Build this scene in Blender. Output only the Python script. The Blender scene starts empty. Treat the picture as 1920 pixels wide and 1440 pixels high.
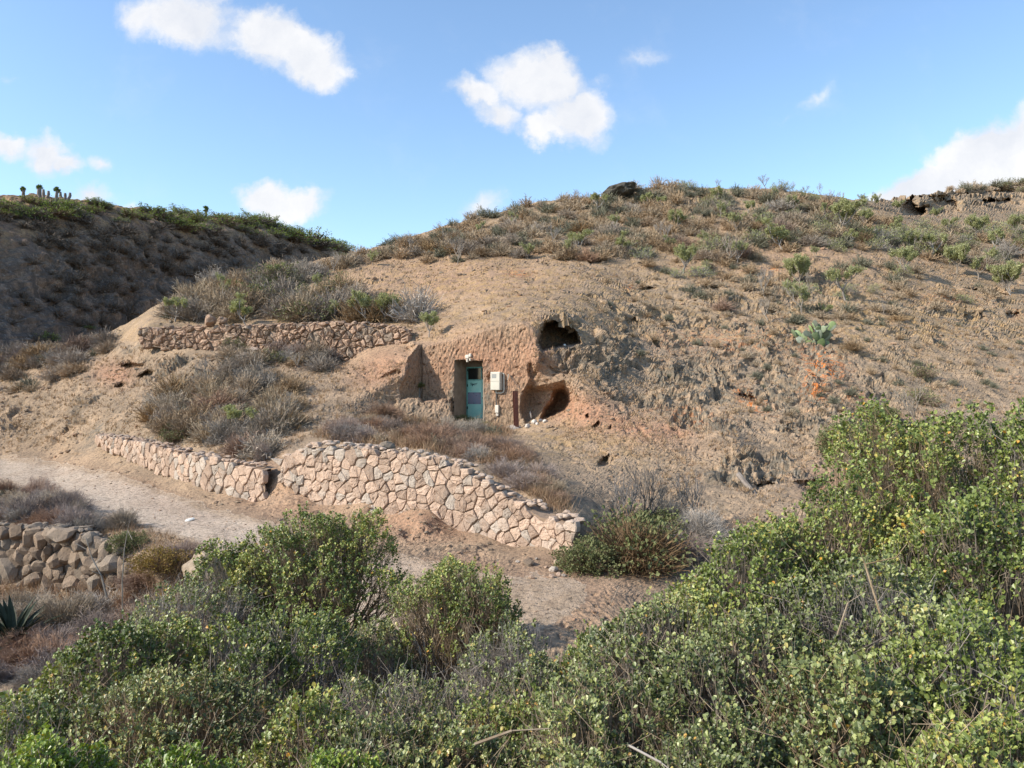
import bpy, math, random
import numpy as np
from mathutils import Vector, Matrix, Euler

random.seed(7)
rng = np.random.default_rng(11)
C = bpy.context.scene.collection
SC = bpy.context.scene
F = 1478.0           # focal length in photograph pixels (1920 wide)
CX, CY = 960.0, 720.0

# ------------------------------------------------------------------ camera
cam_d = bpy.data.cameras.new('camera')
cam = bpy.data.objects.new('camera', cam_d); C.objects.link(cam)
cam.location = (0, 0, 0); cam.rotation_euler = (math.pi / 2, 0, 0)
cam_d.sensor_width = 36; cam_d.lens = F / 1920 * 36
cam_d.clip_start = 0.1; cam_d.clip_end = 3000
SC.camera = cam

# ------------------------------------------------------------------ exposure
SC.view_settings.view_transform = 'Standard'
SC.view_settings.look = 'None'
SC.view_settings.gamma = 1
SC.view_settings.use_curve_mapping = False
SC.view_settings.exposure = 0.33
SC.cycles.max_bounces = 6
SC.cycles.diffuse_bounces = 3

# ------------------------------------------------------------------ sun and sky
SUN_TRAVEL = Vector((0.80, 0.25, -0.56)).normalized()
sun_d = bpy.data.lights.new('sun', 'SUN'); sun_d.energy = 5.0; sun_d.angle = math.radians(0.5)
sun_d.color = (1.0, 0.93, 0.82)
sun = bpy.data.objects.new('sun', sun_d); C.objects.link(sun)
sun.rotation_euler = SUN_TRAVEL.to_track_quat('-Z', 'Y').to_euler()
sd = -SUN_TRAVEL
world = bpy.data.worlds.new('World'); SC.world = world; world.use_nodes = True
wt = world.node_tree; wt.nodes.clear()


def wn(t, **k):
    n = wt.nodes.new(t)
    for a, b in k.items(): setattr(n, a, b)
    return n


def wmath(op, a, b=None, c=None, clamp=False):
    n = wn('ShaderNodeMath', operation=op); n.use_clamp = clamp
    for i, x in enumerate((a, b, c)):
        if x is None: continue
        if isinstance(x, (int, float)): n.inputs[i].default_value = x
        else: wt.links.new(x, n.inputs[i])
    return n.outputs[0]


def build_world():
    L = wt.links
    sky = wn('ShaderNodeTexSky', sky_type='NISHITA')
    sky.sun_disc = False
    sky.sun_elevation = math.asin(sd.z)
    sky.sun_rotation = math.atan2(sd.x, sd.y)
    sky.altitude = 200; sky.air_density = 1.0; sky.dust_density = 0.6; sky.ozone_density = 3.2
    geo = wn('ShaderNodeTexCoord')
    sep = wn('ShaderNodeSeparateXYZ'); L.new(geo.outputs['Generated'], sep.inputs[0])
    ysafe = wmath('MAXIMUM', sep.outputs[1], 0.05)
    a = wmath('DIVIDE', sep.outputs[0], ysafe)
    b = wmath('DIVIDE', sep.outputs[2], ysafe)
    comb = wn('ShaderNodeCombineXYZ'); L.new(a, comb.inputs[0]); L.new(b, comb.inputs[1])
    # warp the cloud outlines
    nz = wn('ShaderNodeTexNoise'); nz.inputs['Scale'].default_value = 17; nz.inputs['Detail'].default_value = 7
    nz.inputs['Roughness'].default_value = 0.62
    L.new(comb.outputs[0], nz.inputs['Vector'])
    off = wn('ShaderNodeVectorMath', operation='SUBTRACT'); L.new(nz.outputs['Color'], off.inputs[0]); off.inputs[1].default_value = (.5, .5, .5)
    sc_ = wn('ShaderNodeVectorMath', operation='SCALE'); L.new(off.outputs[0], sc_.inputs[0]); sc_.inputs['Scale'].default_value = 0.065
    wp = wn('ShaderNodeVectorMath', operation='ADD'); L.new(comb.outputs[0], wp.inputs[0]); L.new(sc_.outputs[0], wp.inputs[1])
    # clouds: direction u, v, half width, half height, tilt, weight
    CL = [(345, 42, 118, 60, -14, 1.0), (265, 30, 60, 48, 0, .7), (395, 30, 60, 70, 0, .8),
          (505, 72, 92, 62, -18, 1.1), (580, 105, 85, 60, -38, 1.0), (615, 145, 50, 42, -20, .8), (500, 115, 70, 30, -22, .6),
          (1010, 160, 100, 62, -12, 1.1), (1035, 122, 58, 42, 0, .9), (1085, 218, 72, 62, -25, 1.1), (895, 172, 75, 34, -8, .8),
          (930, 210, 60, 40, -30, .8), (1030, 245, 75, 36, -5, .9),
          (85, 290, 55, 52, -35, 1.0), (18, 268, 55, 32, 0, .8), (118, 312, 42, 34, 0, .9), (186, 306, 42, 28, -10, .65),
          (170, 368, 60, 32, 0, .8), (240, 388, 45, 12, 0, .4),
          (500, 370, 60, 36, 0, .95), (560, 375, 62, 34, 8, .9), (530, 395, 70, 22, 0, .7),
          (905, 385, 68, 36, 10, .55), (1205, 102, 75, 32, 0, .33), (1120, 150, 48, 26, 0, .28),
          (1530, 182, 68, 26, 20, .30), (1475, 222, 50, 20, 20, .2), (1655, 18, 100, 24, 0, .16), (8, 156, 40, 22, 0, .3),
          (455, 220, 45, 18, 0, .14),
          (1750, 345, 150, 42, 20, 1.3), (1860, 315, 160, 80, 24, 1.6), (1980, 290, 150, 100, 10, 1.6), (1700, 368, 110, 26, 10, 1.2)]
    acc = None
    for (u, v, ru, rv, ang, w) in CL:
        m = wn('ShaderNodeMapping', vector_type='TEXTURE')
        m.inputs['Location'].default_value = ((u - CX) / F, (CY - v) / F, 0)
        m.inputs['Rotation'].default_value = (0, 0, math.radians(ang))
        m.inputs['Scale'].default_value = (ru * 1.25 / F, rv * 1.25 / F, 1)
        L.new(wp.outputs[0], m.inputs[0])
        ln = wn('ShaderNodeVectorMath', operation='LENGTH'); L.new(m.outputs[0], ln.inputs[0])
        f = wmath('MULTIPLY_ADD', ln.outputs['Value'], -w, w)   # w*(1-r)
        f = wmath('MAXIMUM', f, 0)
        acc = f if acc is None else wmath('SMOOTH_MAX', acc, f, 0.14)
    front = wmath('GREATER_THAN', sep.outputs[1], 0.12)
    acc = wmath('MULTIPLY', acc, front)
    nz2 = wn('ShaderNodeTexNoise'); nz2.inputs['Scale'].default_value = 9; nz2.inputs['Detail'].default_value = 9
    nz2.inputs['Roughness'].default_value = 0.6
    L.new(wp.outputs[0], nz2.inputs['Vector'])
    e = wmath('MULTIPLY_ADD', nz2.outputs['Fac'], 1.0, -0.55)
    dens = wmath('ADD', acc, e)
    dm = wn('ShaderNodeMapRange', interpolation_type='SMOOTHSTEP'); L.new(dens, dm.inputs[0])
    dm.inputs[1].default_value = 0.05; dm.inputs[2].default_value = 0.60
    has = wn('ShaderNodeMapRange', interpolation_type='SMOOTHSTEP'); L.new(acc, has.inputs[0]); has.inputs[1].default_value = .02; has.inputs[2].default_value = .30
    cl1 = wmath('MULTIPLY', dm.outputs[0], has.outputs[0])
    # the same kind of scattered cloud outside the picture
    gen = wn('ShaderNodeTexNoise'); gen.inputs['Scale'].default_value = 3.2; gen.inputs['Detail'].default_value = 7
    L.new(geo.outputs['Generated'], gen.inputs['Vector'])
    gm = wn('ShaderNodeMapRange', interpolation_type='SMOOTHSTEP'); L.new(gen.outputs['Fac'], gm.inputs[0]); gm.inputs[1].default_value = .60; gm.inputs[2].default_value = .74
    ab = wmath('ABSOLUTE', a)
    o1 = wn('ShaderNodeMapRange'); L.new(ab, o1.inputs[0]); o1.inputs[1].default_value = .78; o1.inputs[2].default_value = 1.0
    o2 = wn('ShaderNodeMapRange'); L.new(b, o2.inputs[0]); o2.inputs[1].default_value = .56; o2.inputs[2].default_value = .75
    outm = wmath('MAXIMUM', o1.outputs[0], o2.outputs[0])
    up = wn('ShaderNodeMapRange'); L.new(sep.outputs[2], up.inputs[0]); up.inputs[1].default_value = 0.02; up.inputs[2].default_value = .12
    g = wmath('MULTIPLY', wmath('MULTIPLY', gm.outputs[0], outm), up.outputs[0])
    mask = wmath('MAXIMUM', cl1, g)
    mask = wmath('MINIMUM', mask, 0.97)
    # grey-blue undersides where the cloud is thick
    ramp = wn('ShaderNodeMix', data_type='RGBA'); L.new(nz2.outputs['Fac'], ramp.inputs['Factor'])
    ramp.inputs['A'].default_value = (.50, .56, .68, 1); ramp.inputs['B'].default_value = (1.12, 1.08, 1.02, 1)
    skymul = wn('ShaderNodeMix', data_type='RGBA', blend_type='MULTIPLY'); skymul.inputs['Factor'].default_value = 1
    L.new(sky.outputs[0], skymul.inputs['A']); skymul.inputs['B'].default_value = (1.46, 1.46, 1.40, 1)
    bg1 = wn('ShaderNodeBackground'); L.new(skymul.outputs['Result'], bg1.inputs[0]); bg1.inputs[1].default_value = 0.15
    bg2 = wn('ShaderNodeBackground'); L.new(ramp.outputs['Result'], bg2.inputs[0]); bg2.inputs[1].default_value = 0.92
    mx = wn('ShaderNodeMixShader'); L.new(mask, mx.inputs[0]); L.new(bg1.outputs[0], mx.inputs[1]); L.new(bg2.outputs[0], mx.inputs[2])
    out = wn('ShaderNodeOutputWorld'); L.new(mx.outputs[0], out.inputs[0])


build_world()

# ================================================================== noise
_perm = np.random.default_rng(5).permutation(256).astype(np.int64)
_perm = np.concatenate([_perm, _perm, _perm])
_gr = np.random.default_rng(6).normal(size=(256, 3)); _gr /= np.linalg.norm(_gr, axis=1)[:, None]
_gr = _gr.astype(np.float32)


def perlin(P):
    P = np.asarray(P, dtype=np.float32)
    i = np.floor(P).astype(np.int64); f = P - i
    w = f * f * f * (f * (f * 6 - 15) + 10)
    i &= 255
    out = 0
    for dx in (0, 1):
        hx = _perm[i[..., 0] + dx]
        wx = w[..., 0] if dx else 1 - w[..., 0]
        for dy in (0, 1):
            hy = _perm[(hx + i[..., 1] + dy)]
            wy = w[..., 1] if dy else 1 - w[..., 1]
            for dz in (0, 1):
                h = _perm[(hy + i[..., 2] + dz)] & 255
                wz = w[..., 2] if dz else 1 - w[..., 2]
                g = _gr[h]
                d = g[..., 0] * (f[..., 0] - dx) + g[..., 1] * (f[..., 1] - dy) + g[..., 2] * (f[..., 2] - dz)
                out = out + d * wx * wy * wz
    return out * 1.5


def fbm(P, o=4, lac=2.1, gain=.5):
    s = 0; a = 1; t = 0; P = np.asarray(P, dtype=np.float32)
    for k in range(o):
        s = s + a * perlin(P + k * 17.3); t += a; a *= gain; P = P * lac
    return s / t


def ridged(P, o=4, lac=2.1, gain=.55):
    s = 0; a = 1; t = 0; P = np.asarray(P, dtype=np.float32)
    for k in range(o):
        s = s + a * (1 - np.abs(perlin(P + k * 11.1)) * 2.0); t += a; a *= gain; P = P * lac
    return s / t


def smooth(x, a, b):
    t = np.clip((x - a) / (b - a), 0, 1); return t * t * (3 - 2 * t)


# ================================================================== mesh helpers
def mesh_np(name, V, faces, mat=None, flat=True, attrs=None, mats=None, matidx=None):
    """faces: (N,k) int array, or list of such arrays with different k"""
    if not isinstance(faces, list): faces = [faces]
    faces = [np.asarray(f, dtype=np.int32) for f in faces if len(f)]
    me = bpy.data.meshes.new(name)
    V = np.asarray(V, dtype=np.float32).reshape(-1, 3)
    me.vertices.add(len(V)); me.vertices.foreach_set('co', V.ravel())
    loops = np.concatenate([f.ravel() for f in faces])
    tot = np.concatenate([np.full(len(f), f.shape[1], dtype=np.int32) for f in faces])
    st = np.concatenate([[0], np.cumsum(tot)[:-1]]).astype(np.int32)
    me.loops.add(len(loops)); me.loops.foreach_set('vertex_index', loops)
    me.polygons.add(len(tot)); me.polygons.foreach_set('loop_start', st); me.polygons.foreach_set('loop_total', tot)
    if not flat: me.polygons.foreach_set('use_smooth', np.ones(len(tot), dtype=bool))
    else: me.polygons.foreach_set('use_smooth', np.zeros(len(tot), dtype=bool))
    if matidx is not None: me.polygons.foreach_set('material_index', np.asarray(matidx, dtype=np.int32))
    if attrs:
        for k, a in attrs.items():
            at = me.attributes.new(k, 'FLOAT', 'POINT'); at.data.foreach_set('value', np.asarray(a, dtype=np.float32).ravel())
    me.update(calc_edges=True)
    if mats:
        for m in mats: me.materials.append(m)
    elif mat: me.materials.append(mat)
    return me


def link(name, me, parent=None, loc=(0, 0, 0), rot=(0, 0, 0), scale=(1, 1, 1)):
    o = bpy.data.objects.new(name, me); C.objects.link(o)
    o.parent = parent
    o.location = loc; o.rotation_euler = rot; o.scale = scale
    return o


def empty(name, loc=(0, 0, 0), label=None, cat=None, group=None, rz=0):
    o = bpy.data.objects.new(name, None); C.objects.link(o); o.location = loc
    o.rotation_euler = (0, 0, rz); o.empty_display_size = .1
    tag(o, label, cat, group); return o


def tag(o, label=None, cat=None, group=None, kind=None):
    if label: o['label'] = label
    if cat: o['category'] = cat
    if group: o['group'] = group
    if kind: o['kind'] = kind
    return o


def norm(a):
    return a / np.maximum(np.linalg.norm(a, axis=-1, keepdims=True), 1e-9)


def tubes(P0, P1, r0, r1, sides=3):
    """straight tapered tubes between point arrays"""
    P0 = np.asarray(P0, float).reshape(-1, 3); P1 = np.asarray(P1, float).reshape(-1, 3); n = len(P0)
    r0 = np.broadcast_to(r0, (n,)); r1 = np.broadcast_to(r1, (n,))
    d = norm(P1 - P0)
    ref = np.where(np.abs(d[:, 2:3]) > .9, np.array([[1., 0, 0]]), np.array([[0, 0, 1.]]))
    a = norm(np.cross(d, ref)); b = np.cross(d, a)
    ang = np.arange(sides) / sides * 2 * np.pi
    ring = a[:, None] * np.cos(ang)[None, :, None] + b[:, None] * np.sin(ang)[None, :, None]
    V = np.concatenate([P0[:, None] + ring * r0[:, None, None], P1[:, None] + ring * r1[:, None, None]], 1)
    base = (np.arange(n) * 2 * sides)[:, None, None]
    k = np.arange(sides); k2 = (k + 1) % sides
    q = np.stack([k, k2, k2 + sides, k + sides], 1)[None] + base
    return V.reshape(-1, 3), q.reshape(-1, 4)


def bent(P0, P1, r0, r1, bend, g, sides=3, segs=3):
    """curved tapered tubes: returns verts, faces"""
    P0 = np.asarray(P0, float); P1 = np.asarray(P1, float); n = len(P0)
    ln = np.linalg.norm(P1 - P0, axis=1, keepdims=True)
    off = g.normal(size=(n, 3)) * ln * bend; off[:, 2] -= np.abs(ln[:, 0]) * bend * .4
    pts = []
    for k in range(segs + 1):
        t = k / segs
        pts.append(P0 * (1 - t) + P1 * t + off * (4 * t * (1 - t)) + (g.normal(size=(n, 3)) * ln * bend * .25 if 0 < k < segs else 0))
    Vs, Fs, o = [], [], 0
    r0 = np.broadcast_to(r0, (n,)); r1 = np.broadcast_to(r1, (n,))
    for k in range(segs):
        a = r0 + (r1 - r0) * k / segs; b = r0 + (r1 - r0) * (k + 1) / segs
        V, f = tubes(pts[k], pts[k + 1], a, b, sides); Vs.append(V); Fs.append(f + o); o += len(V)
    return np.concatenate(Vs), np.concatenate(Fs)


LEAF = np.array([[0, 0, 0], [.30, .34, .07], [.40, .70, .10], [0, 1, -.03], [-.40, .70, .10], [-.30, .34, .07]])


def leaves(P, D, N, size, width=1.0):
    """leaf blades: position, axis, normal, length"""
    D = norm(D); X = norm(np.cross(D, N)); N = np.cross(X, D)
    s = np.broadcast_to(size, (len(P),))[:, None, None]
    V = P[:, None] + s * (LEAF[None, :, 0:1] * width * X[:, None] + LEAF[None, :, 1:2] * D[:, None] + LEAF[None, :, 2:3] * N[:, None])
    base = (np.arange(len(P)) * 6)[:, None, None]
    q = np.array([[0, 1, 2, 3], [0, 3, 4, 5]])[None] + base
    return V.reshape(-1, 3), q.reshape(-1, 4)


def merge(parts):
    Vs, Fs, o = [], [], 0
    if len({np.asarray(f).shape[1] for V, f in parts}) > 1:
        parts = [(V, f if f.shape[1] == 3 else np.concatenate([f[:, [0, 1, 2]], f[:, [0, 2, 3]]])) for V, f in parts]
    for V, f in parts:
        Vs.append(V); Fs.append(f + o); o += len(V)
    return np.concatenate(Vs), np.concatenate(Fs)


def box_arr(x0, x1, y0, y1, z0, z1):
    V = np.array([[x, y, z] for x in (x0, x1) for y in (y0, y1) for z in (z0, z1)], float)
    f = np.array([[0, 1, 3, 2], [4, 6, 7, 5], [0, 4, 5, 1], [2, 3, 7, 6], [0, 2, 6, 4], [1, 5, 7, 3]])
    return V, f


def tube_path(pts, r, sides=6):
    pts = np.asarray(pts, float)
    return tubes(pts[:-1], pts[1:], r, r, sides)


ICO_V = None


def ico():
    global ICO_V, ICO_F
    if ICO_V is None:
        t = (1 + 5 ** .5) / 2
        v = np.array([[-1, t, 0], [1, t, 0], [-1, -t, 0], [1, -t, 0], [0, -1, t], [0, 1, t], [0, -1, -t], [0, 1, -t], [t, 0, -1], [t, 0, 1], [-t, 0, -1], [-t, 0, 1]], float)
        ICO_V = norm(v)
        ICO_F = np.array([[0, 11, 5], [0, 5, 1], [0, 1, 7], [0, 7, 10], [0, 10, 11], [1, 5, 9], [5, 11, 4], [11, 10, 2], [10, 7, 6], [7, 1, 8], [3, 9, 4], [3, 4, 2], [3, 2, 6], [3, 6, 8], [3, 8, 9], [4, 9, 5], [2, 4, 11], [6, 2, 10], [8, 6, 7], [9, 8, 1]])
    return ICO_V, ICO_F


def ico_sub(n):
    V, Fc = ico(); V = V.copy(); Fc = Fc.copy()
    for _ in range(n):
        e = {}; V = list(V); nf = []
        def mid(a, b):
            k = (min(a, b), max(a, b))
            if k not in e:
                m = (np.array(V[a]) + np.array(V[b])); V.append(m / np.linalg.norm(m)); e[k] = len(V) - 1
            return e[k]
        for a, b, c in Fc:
            x, y, z = mid(a, b), mid(b, c), mid(c, a)
            nf += [[a, x, z], [b, y, x], [c, z, y], [x, y, z]]
        Fc = np.array(nf); V = np.array(V)
    return V, Fc


# ================================================================== materials
def mat_new(name):
    m = bpy.data.materials.new(name); m.use_nodes = True; nt = m.node_tree
    return m, nt, nt.nodes['Principled BSDF']


def nd(nt, t, **k):
    n = nt.nodes.new(t)
    for a, b in k.items():
        if a.startswith('i_'): n.inputs[a[2:].replace('_', ' ')].default_value = b
        else: setattr(n, a, b)
    return n


def mixc(nt, fac, A, B, mode='MIX'):
    n = nd(nt, 'ShaderNodeMix', data_type='RGBA', blend_type=mode)
    for k, x in (('Factor', fac), ('A', A), ('B', B)):
        if isinstance(x, (int, float)): n.inputs[k].default_value = x
        elif isinstance(x, (tuple, list)): n.inputs[k].default_value = (*x, 1)
        else: nt.links.new(x, n.inputs[k])
    return n.outputs['Result']


def noise(nt, co, scale, detail=4, rough=.55, dim=None):
    n = nd(nt, 'ShaderNodeTexNoise'); n.inputs['Scale'].default_value = scale; n.inputs['Detail'].default_value = detail
    n.inputs['Roughness'].default_value = rough
    nt.links.new(co, n.inputs['Vector']); return n.outputs['Fac']


def rng_(nt, x, a, b, c=0., d=1.):
    n = nd(nt, 'ShaderNodeMapRange', interpolation_type='SMOOTHSTEP'); nt.links.new(x, n.inputs[0])
    n.inputs[1].default_value = a; n.inputs[2].default_value = b; n.inputs[3].default_value = c; n.inputs[4].default_value = d
    return n.outputs[0]


def mth(nt, op, a, b=None, c=None, clamp=False):
    n = nd(nt, 'ShaderNodeMath', operation=op); n.use_clamp = clamp
    for i, x in enumerate((a, b, c)):
        if x is None: continue
        if isinstance(x, (int, float)): n.inputs[i].default_value = x
        else: nt.links.new(x, n.inputs[i])
    return n.outputs[0]


def attr(nt, name):
    return nd(nt, 'ShaderNodeAttribute', attribute_name=name).outputs['Fac']


def bump(nt, bsdf, h, strength=.5, dist=.05):
    b = nd(nt, 'ShaderNodeBump'); b.inputs['Strength'].default_value = strength; b.inputs['Distance'].default_value = dist
    nt.links.new(h, b.inputs['Height']); nt.links.new(b.outputs[0], bsdf.inputs['Normal'])
    return b


def terrain_mat(name, tanA, tanB, red, grey, far=1.0):
    m, nt, bs = mat_new(name)
    co = nd(nt, 'ShaderNodeNewGeometry').outputs['Position']
    n1 = noise(nt, co, .7 / far, 5, .6); n2 = noise(nt, co, 4 / far, 6, .65); n3 = noise(nt, co, 22 / far, 4, .7)
    col = mixc(nt, rng_(nt, n1, .36, .64), tanA, tanB)
    r_ = mth(nt, 'MULTIPLY', attr(nt, 'red'), rng_(nt, n2, .3, .55, .65, 1.))
    col = mixc(nt, r_, col, red)
    # lichen grey rock
    g_ = mth(nt, 'MULTIPLY', attr(nt, 'grey'), rng_(nt, n2, .40, .58))
    col = mixc(nt, g_, col, grey)
    g2 = mth(nt, 'MULTIPLY', attr(nt, 'grey'), rng_(nt, noise(nt, co, 9 / far, 5, .7), .56, .66, 0, .5))
    col = mixc(nt, g2, col, (.30, .28, .24))
    # dry yellow tint of thin grass
    d_ = mth(nt, 'MULTIPLY', attr(nt, 'dry'), rng_(nt, noise(nt, co, 2.6 / far, 6, .7), .42, .62, 0, .75))
    col = mixc(nt, d_, col, (.36, .235, .105))
    # orange lichen
    o_ = mth(nt, 'MULTIPLY', attr(nt, 'lichen'), rng_(nt, noise(nt, co, 5 / far, 6, .7), .50, .57))
    col = mixc(nt, o_, col, (.55, .17, .035))
    col = mixc(nt, mth(nt, 'MULTIPLY', attr(nt, 'edge'), rng_(nt, n2, .25, .6, .45, 1.)), col, (.34, .25, .17))
    # fine grit
    col = mixc(nt, rng_(nt, n3, .35, .7, .0, .5), col, (.95, .9, .85), 'OVERLAY')
    col = mixc(nt, rng_(nt, n2, .54, .70, .0, .5), col, (.15, .105, .07))
    dk = noise(nt, co, 12 / far, 6, .75)
    col = mixc(nt, rng_(nt, dk, .51, .60, 0, .7), col, (.10, .08, .058))
    sp = noise(nt, co, 55 / far, 2, .5)
    col = mixc(nt, rng_(nt, sp, .62, .72, 0, .35), col, (.11, .085, .065))
    col = mixc(nt, rng_(nt, sp, .25, .36, .35, 0), col, (.52, .43, .33))
    nt.links.new(col, bs.inputs['Base Color'])
    bs.inputs['Roughness'].default_value = .95; bs.inputs['Specular IOR Level'].default_value = .15
    h = mth(nt, 'ADD', mth(nt, 'MULTIPLY', n3, .6), mth(nt, 'MULTIPLY', sp, .35))
    # pick marks on hand cut rock
    mp = nd(nt, 'ShaderNodeMapping'); mp.inputs['Scale'].default_value = (11, 11, 4.6); mp.inputs['Rotation'].default_value = (0, .25, 0)
    nt.links.new(co, mp.inputs[0])
    vo = nd(nt, 'ShaderNodeTexVoronoi', feature='SMOOTH_F1'); vo.inputs['Scale'].default_value = 1.0
    nt.links.new(mp.outputs[0], vo.inputs['Vector'])
    pk = mth(nt, 'MULTIPLY', mth(nt, 'MULTIPLY', vo.outputs['Distance'], attr(nt, 'cut')), -1.8)
    h = mth(nt, 'ADD', h, pk)
    bump(nt, bs, h, .9, .055 * far)
    return m


def simple_mat(name, col, rough=.7, spec=.3, var=.25, scale=12, bmp=.3, dist=.01, colB=None, objvar=0, metal=0):
    m, nt, bs = mat_new(name)
    co = nd(nt, 'ShaderNodeTexCoord').outputs['Object']
    n = noise(nt, co, scale, 6, .65)
    B = colB or tuple(c * (1 - var) for c in col)
    c = mixc(nt, rng_(nt, n, .35, .65), col, B)
    if objvar:
        oi = nd(nt, 'ShaderNodeObjectInfo')
        hs = nd(nt, 'ShaderNodeHueSaturation'); nt.links.new(c, hs.inputs['Color'])
        nt.links.new(rng_(nt, oi.outputs['Random'], 0, 1, 1 - objvar, 1 + objvar), hs.inputs['Value'])
        r2 = mth(nt, 'FRACT', mth(nt, 'MULTIPLY', oi.outputs['Random'], 7.77))
        nt.links.new(rng_(nt, r2, 0, 1, 1 - objvar * 1.4, 1 + objvar * .5), hs.inputs['Saturation'])
        c = hs.outputs[0]
    nt.links.new(c, bs.inputs['Base Color'])
    bs.inputs['Roughness'].default_value = rough; bs.inputs['Specular IOR Level'].default_value = spec
    bs.inputs['Metallic'].default_value = metal
    if bmp: bump(nt, bs, noise(nt, co, scale * 3, 5, .7), bmp, dist)
    return m


def stone_mat(name, A, B, Cc, grey=.35, objvar=.2):
    m, nt, bs = mat_new(name)
    co = nd(nt, 'ShaderNodeNewGeometry').outputs['Position']
    oi = nd(nt, 'ShaderNodeObjectInfo').outputs['Random']
    n = noise(nt, co, 7, 6, .65); n2 = noise(nt, co, 30, 5, .7)
    c = mixc(nt, rng_(nt, n, .35, .65), A, B)
    c = mixc(nt, rng_(nt, mth(nt, 'FRACT', mth(nt, 'MULTIPLY', oi, 5.3)), 1 - grey, 1.0 - grey * .4, 0, .85), c, Cc)
    c = mixc(nt, rng_(nt, n2, .52, .72, 0, .5), c, tuple(x * .45 for x in A))
    c = mixc(nt, rng_(nt, noise(nt, co, 1.1, 4), .52, .66, 0, .5), c, Cc)
    hs = nd(nt, 'ShaderNodeHueSaturation'); nt.links.new(c, hs.inputs['Color'])
    nt.links.new(rng_(nt, oi, 0, 1, 1 - objvar, 1 + objvar), hs.inputs['Value'])
    nt.links.new(hs.outputs[0], bs.inputs['Base Color'])
    bs.inputs['Roughness'].default_value = .93; bs.inputs['Specular IOR Level'].default_value = .15
    bump(nt, bs, mth(nt, 'ADD', n, n2), .8, .035)
    return m


def leaf_mat(name, cols, rough=.42, spec=.5, trans=.25):
    """cols: dark, mid, light, yellow - chosen by the leaf's own tint"""
    m, nt, bs = mat_new(name)
    t = attr(nt, 'tint')
    r = nd(nt, 'ShaderNodeValToRGB'); nt.links.new(t, r.inputs[0])
    e = r.color_ramp.elements
    e[0].position = 0; e[0].color = (*cols[0], 1); e[1].position = .5; e[1].color = (*cols[1], 1)
    x = e.new(.9); x.color = (*cols[2], 1); x = e.new(.985); x.color = (*cols[3], 1)
    nt.links.new(r.outputs[0], bs.inputs['Base Color'])
    bs.inputs['Roughness'].default_value = rough; bs.inputs['Specular IOR Level'].default_value = spec
    if trans:
        tr = nd(nt, 'ShaderNodeBsdfTranslucent')
        nt.links.new(mixc(nt, 1.0, r.outputs[0], (1.0, 1.0, .5), 'MULTIPLY'), tr.inputs['Color'])
        mx = nd(nt, 'ShaderNodeMixShader'); mx.inputs[0].default_value = trans
        nt.links.new(bs.outputs[0], mx.inputs[1]); nt.links.new(tr.outputs[0], mx.inputs[2])
        nt.links.new(mx.outputs[0], nt.nodes['Material Output'].inputs[0])
    return m


def twig_mat(name, A, B, objvar=.25):
    m, nt, bs = mat_new(name)
    co = nd(nt, 'ShaderNodeTexCoord').outputs['Object']
    oi = nd(nt, 'ShaderNodeObjectInfo').outputs['Random']
    c = mixc(nt, rng_(nt, noise(nt, co, 5, 4, .7), .35, .65), A, B)
    hs = nd(nt, 'ShaderNodeHueSaturation'); nt.links.new(c, hs.inputs['Color'])
    nt.links.new(rng_(nt, oi, 0, 1, 1 - objvar, 1 + objvar), hs.inputs['Value'])
    nt.links.new(rng_(nt, mth(nt, 'FRACT', mth(nt, 'MULTIPLY', oi, 3.7)), 0, 1, .6, 1.25), hs.inputs['Saturation'])
    nt.links.new(hs.outputs[0], bs.inputs['Base Color'])
    bs.inputs['Roughness'].default_value = .85; bs.inputs['Specular IOR Level'].default_value = .2
    return m


M = {}
M['hill'] = terrain_mat('hillside_earth', (.365, .262, .172), (.245, .183, .125), (.36, .195, .12), (.145, .130, .104))
M['road'] = terrain_mat('road_dust', (.47, .385, .30), (.41, .325, .25), (.43, .30, .215), (.33, .28, .22))
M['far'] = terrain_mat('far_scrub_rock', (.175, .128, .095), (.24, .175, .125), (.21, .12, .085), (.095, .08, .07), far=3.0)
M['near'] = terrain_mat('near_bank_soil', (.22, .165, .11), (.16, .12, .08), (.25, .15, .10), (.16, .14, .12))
M['masonry'] = stone_mat('peach_stone', (.50, .365, .27), (.44, .31, .225), (.40, .345, .285), .3, .2)
M['dryred'] = stone_mat('reddish_rubble', (.39, .265, .185), (.33, .22, .15), (.31, .24, .18), .3, .24)
M['dryrough'] = stone_mat('brown_rubble', (.28, .205, .145), (.21, .155, .11), (.23, .185, .14), .35, .25)
M['mortar'] = simple_mat('mortar_earth', (.33, .235, .165), .95, .1, .3, 9, .6, .02)
M['leafgreen'] = leaf_mat('shrub_leaf', [(.052, .076, .016), (.155, .195, .042), (.37, .405, .11), (.55, .28, .04)], .42, .45, .2)
M['leafolive'] = leaf_mat('olive_leaf', [(.050, .066, .020), (.150, .178, .056), (.35, .375, .13), (.46, .27, .06)], .42, .5, .17)
M['leafbright'] = leaf_mat('bright_leaf', [(.080, .125, .018), (.17, .245, .035), (.33, .40, .07), (.50, .36, .03)], .38, .5, .25)
M['leafyellow'] = leaf_mat('spurge_leaf', [(.26, .27, .13), (.36, .37, .18), (.46, .46, .25), (.46, .40, .20)], .6, .3, .3)
M['leafdull'] = leaf_mat('dull_leaf', [(.10, .115, .05), (.16, .175, .07), (.22, .22, .10), (.26, .20, .10)], .7, .25, .15)
M['leaffar'] = leaf_mat('far_leaf', [(.11, .15, .035), (.21, .27, .06), (.33, .38, .10), (.34, .30, .10)], .6, .3, .15)
M['leaforange'] = leaf_mat('fern_leaf', [(.16, .12, .04), (.26, .17, .05), (.34, .25, .07), (.36, .15, .04)], .7, .2, .2)
M['twig'] = twig_mat('twig_bark', (.20, .145, .095), (.33, .265, .195), .1)
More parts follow.
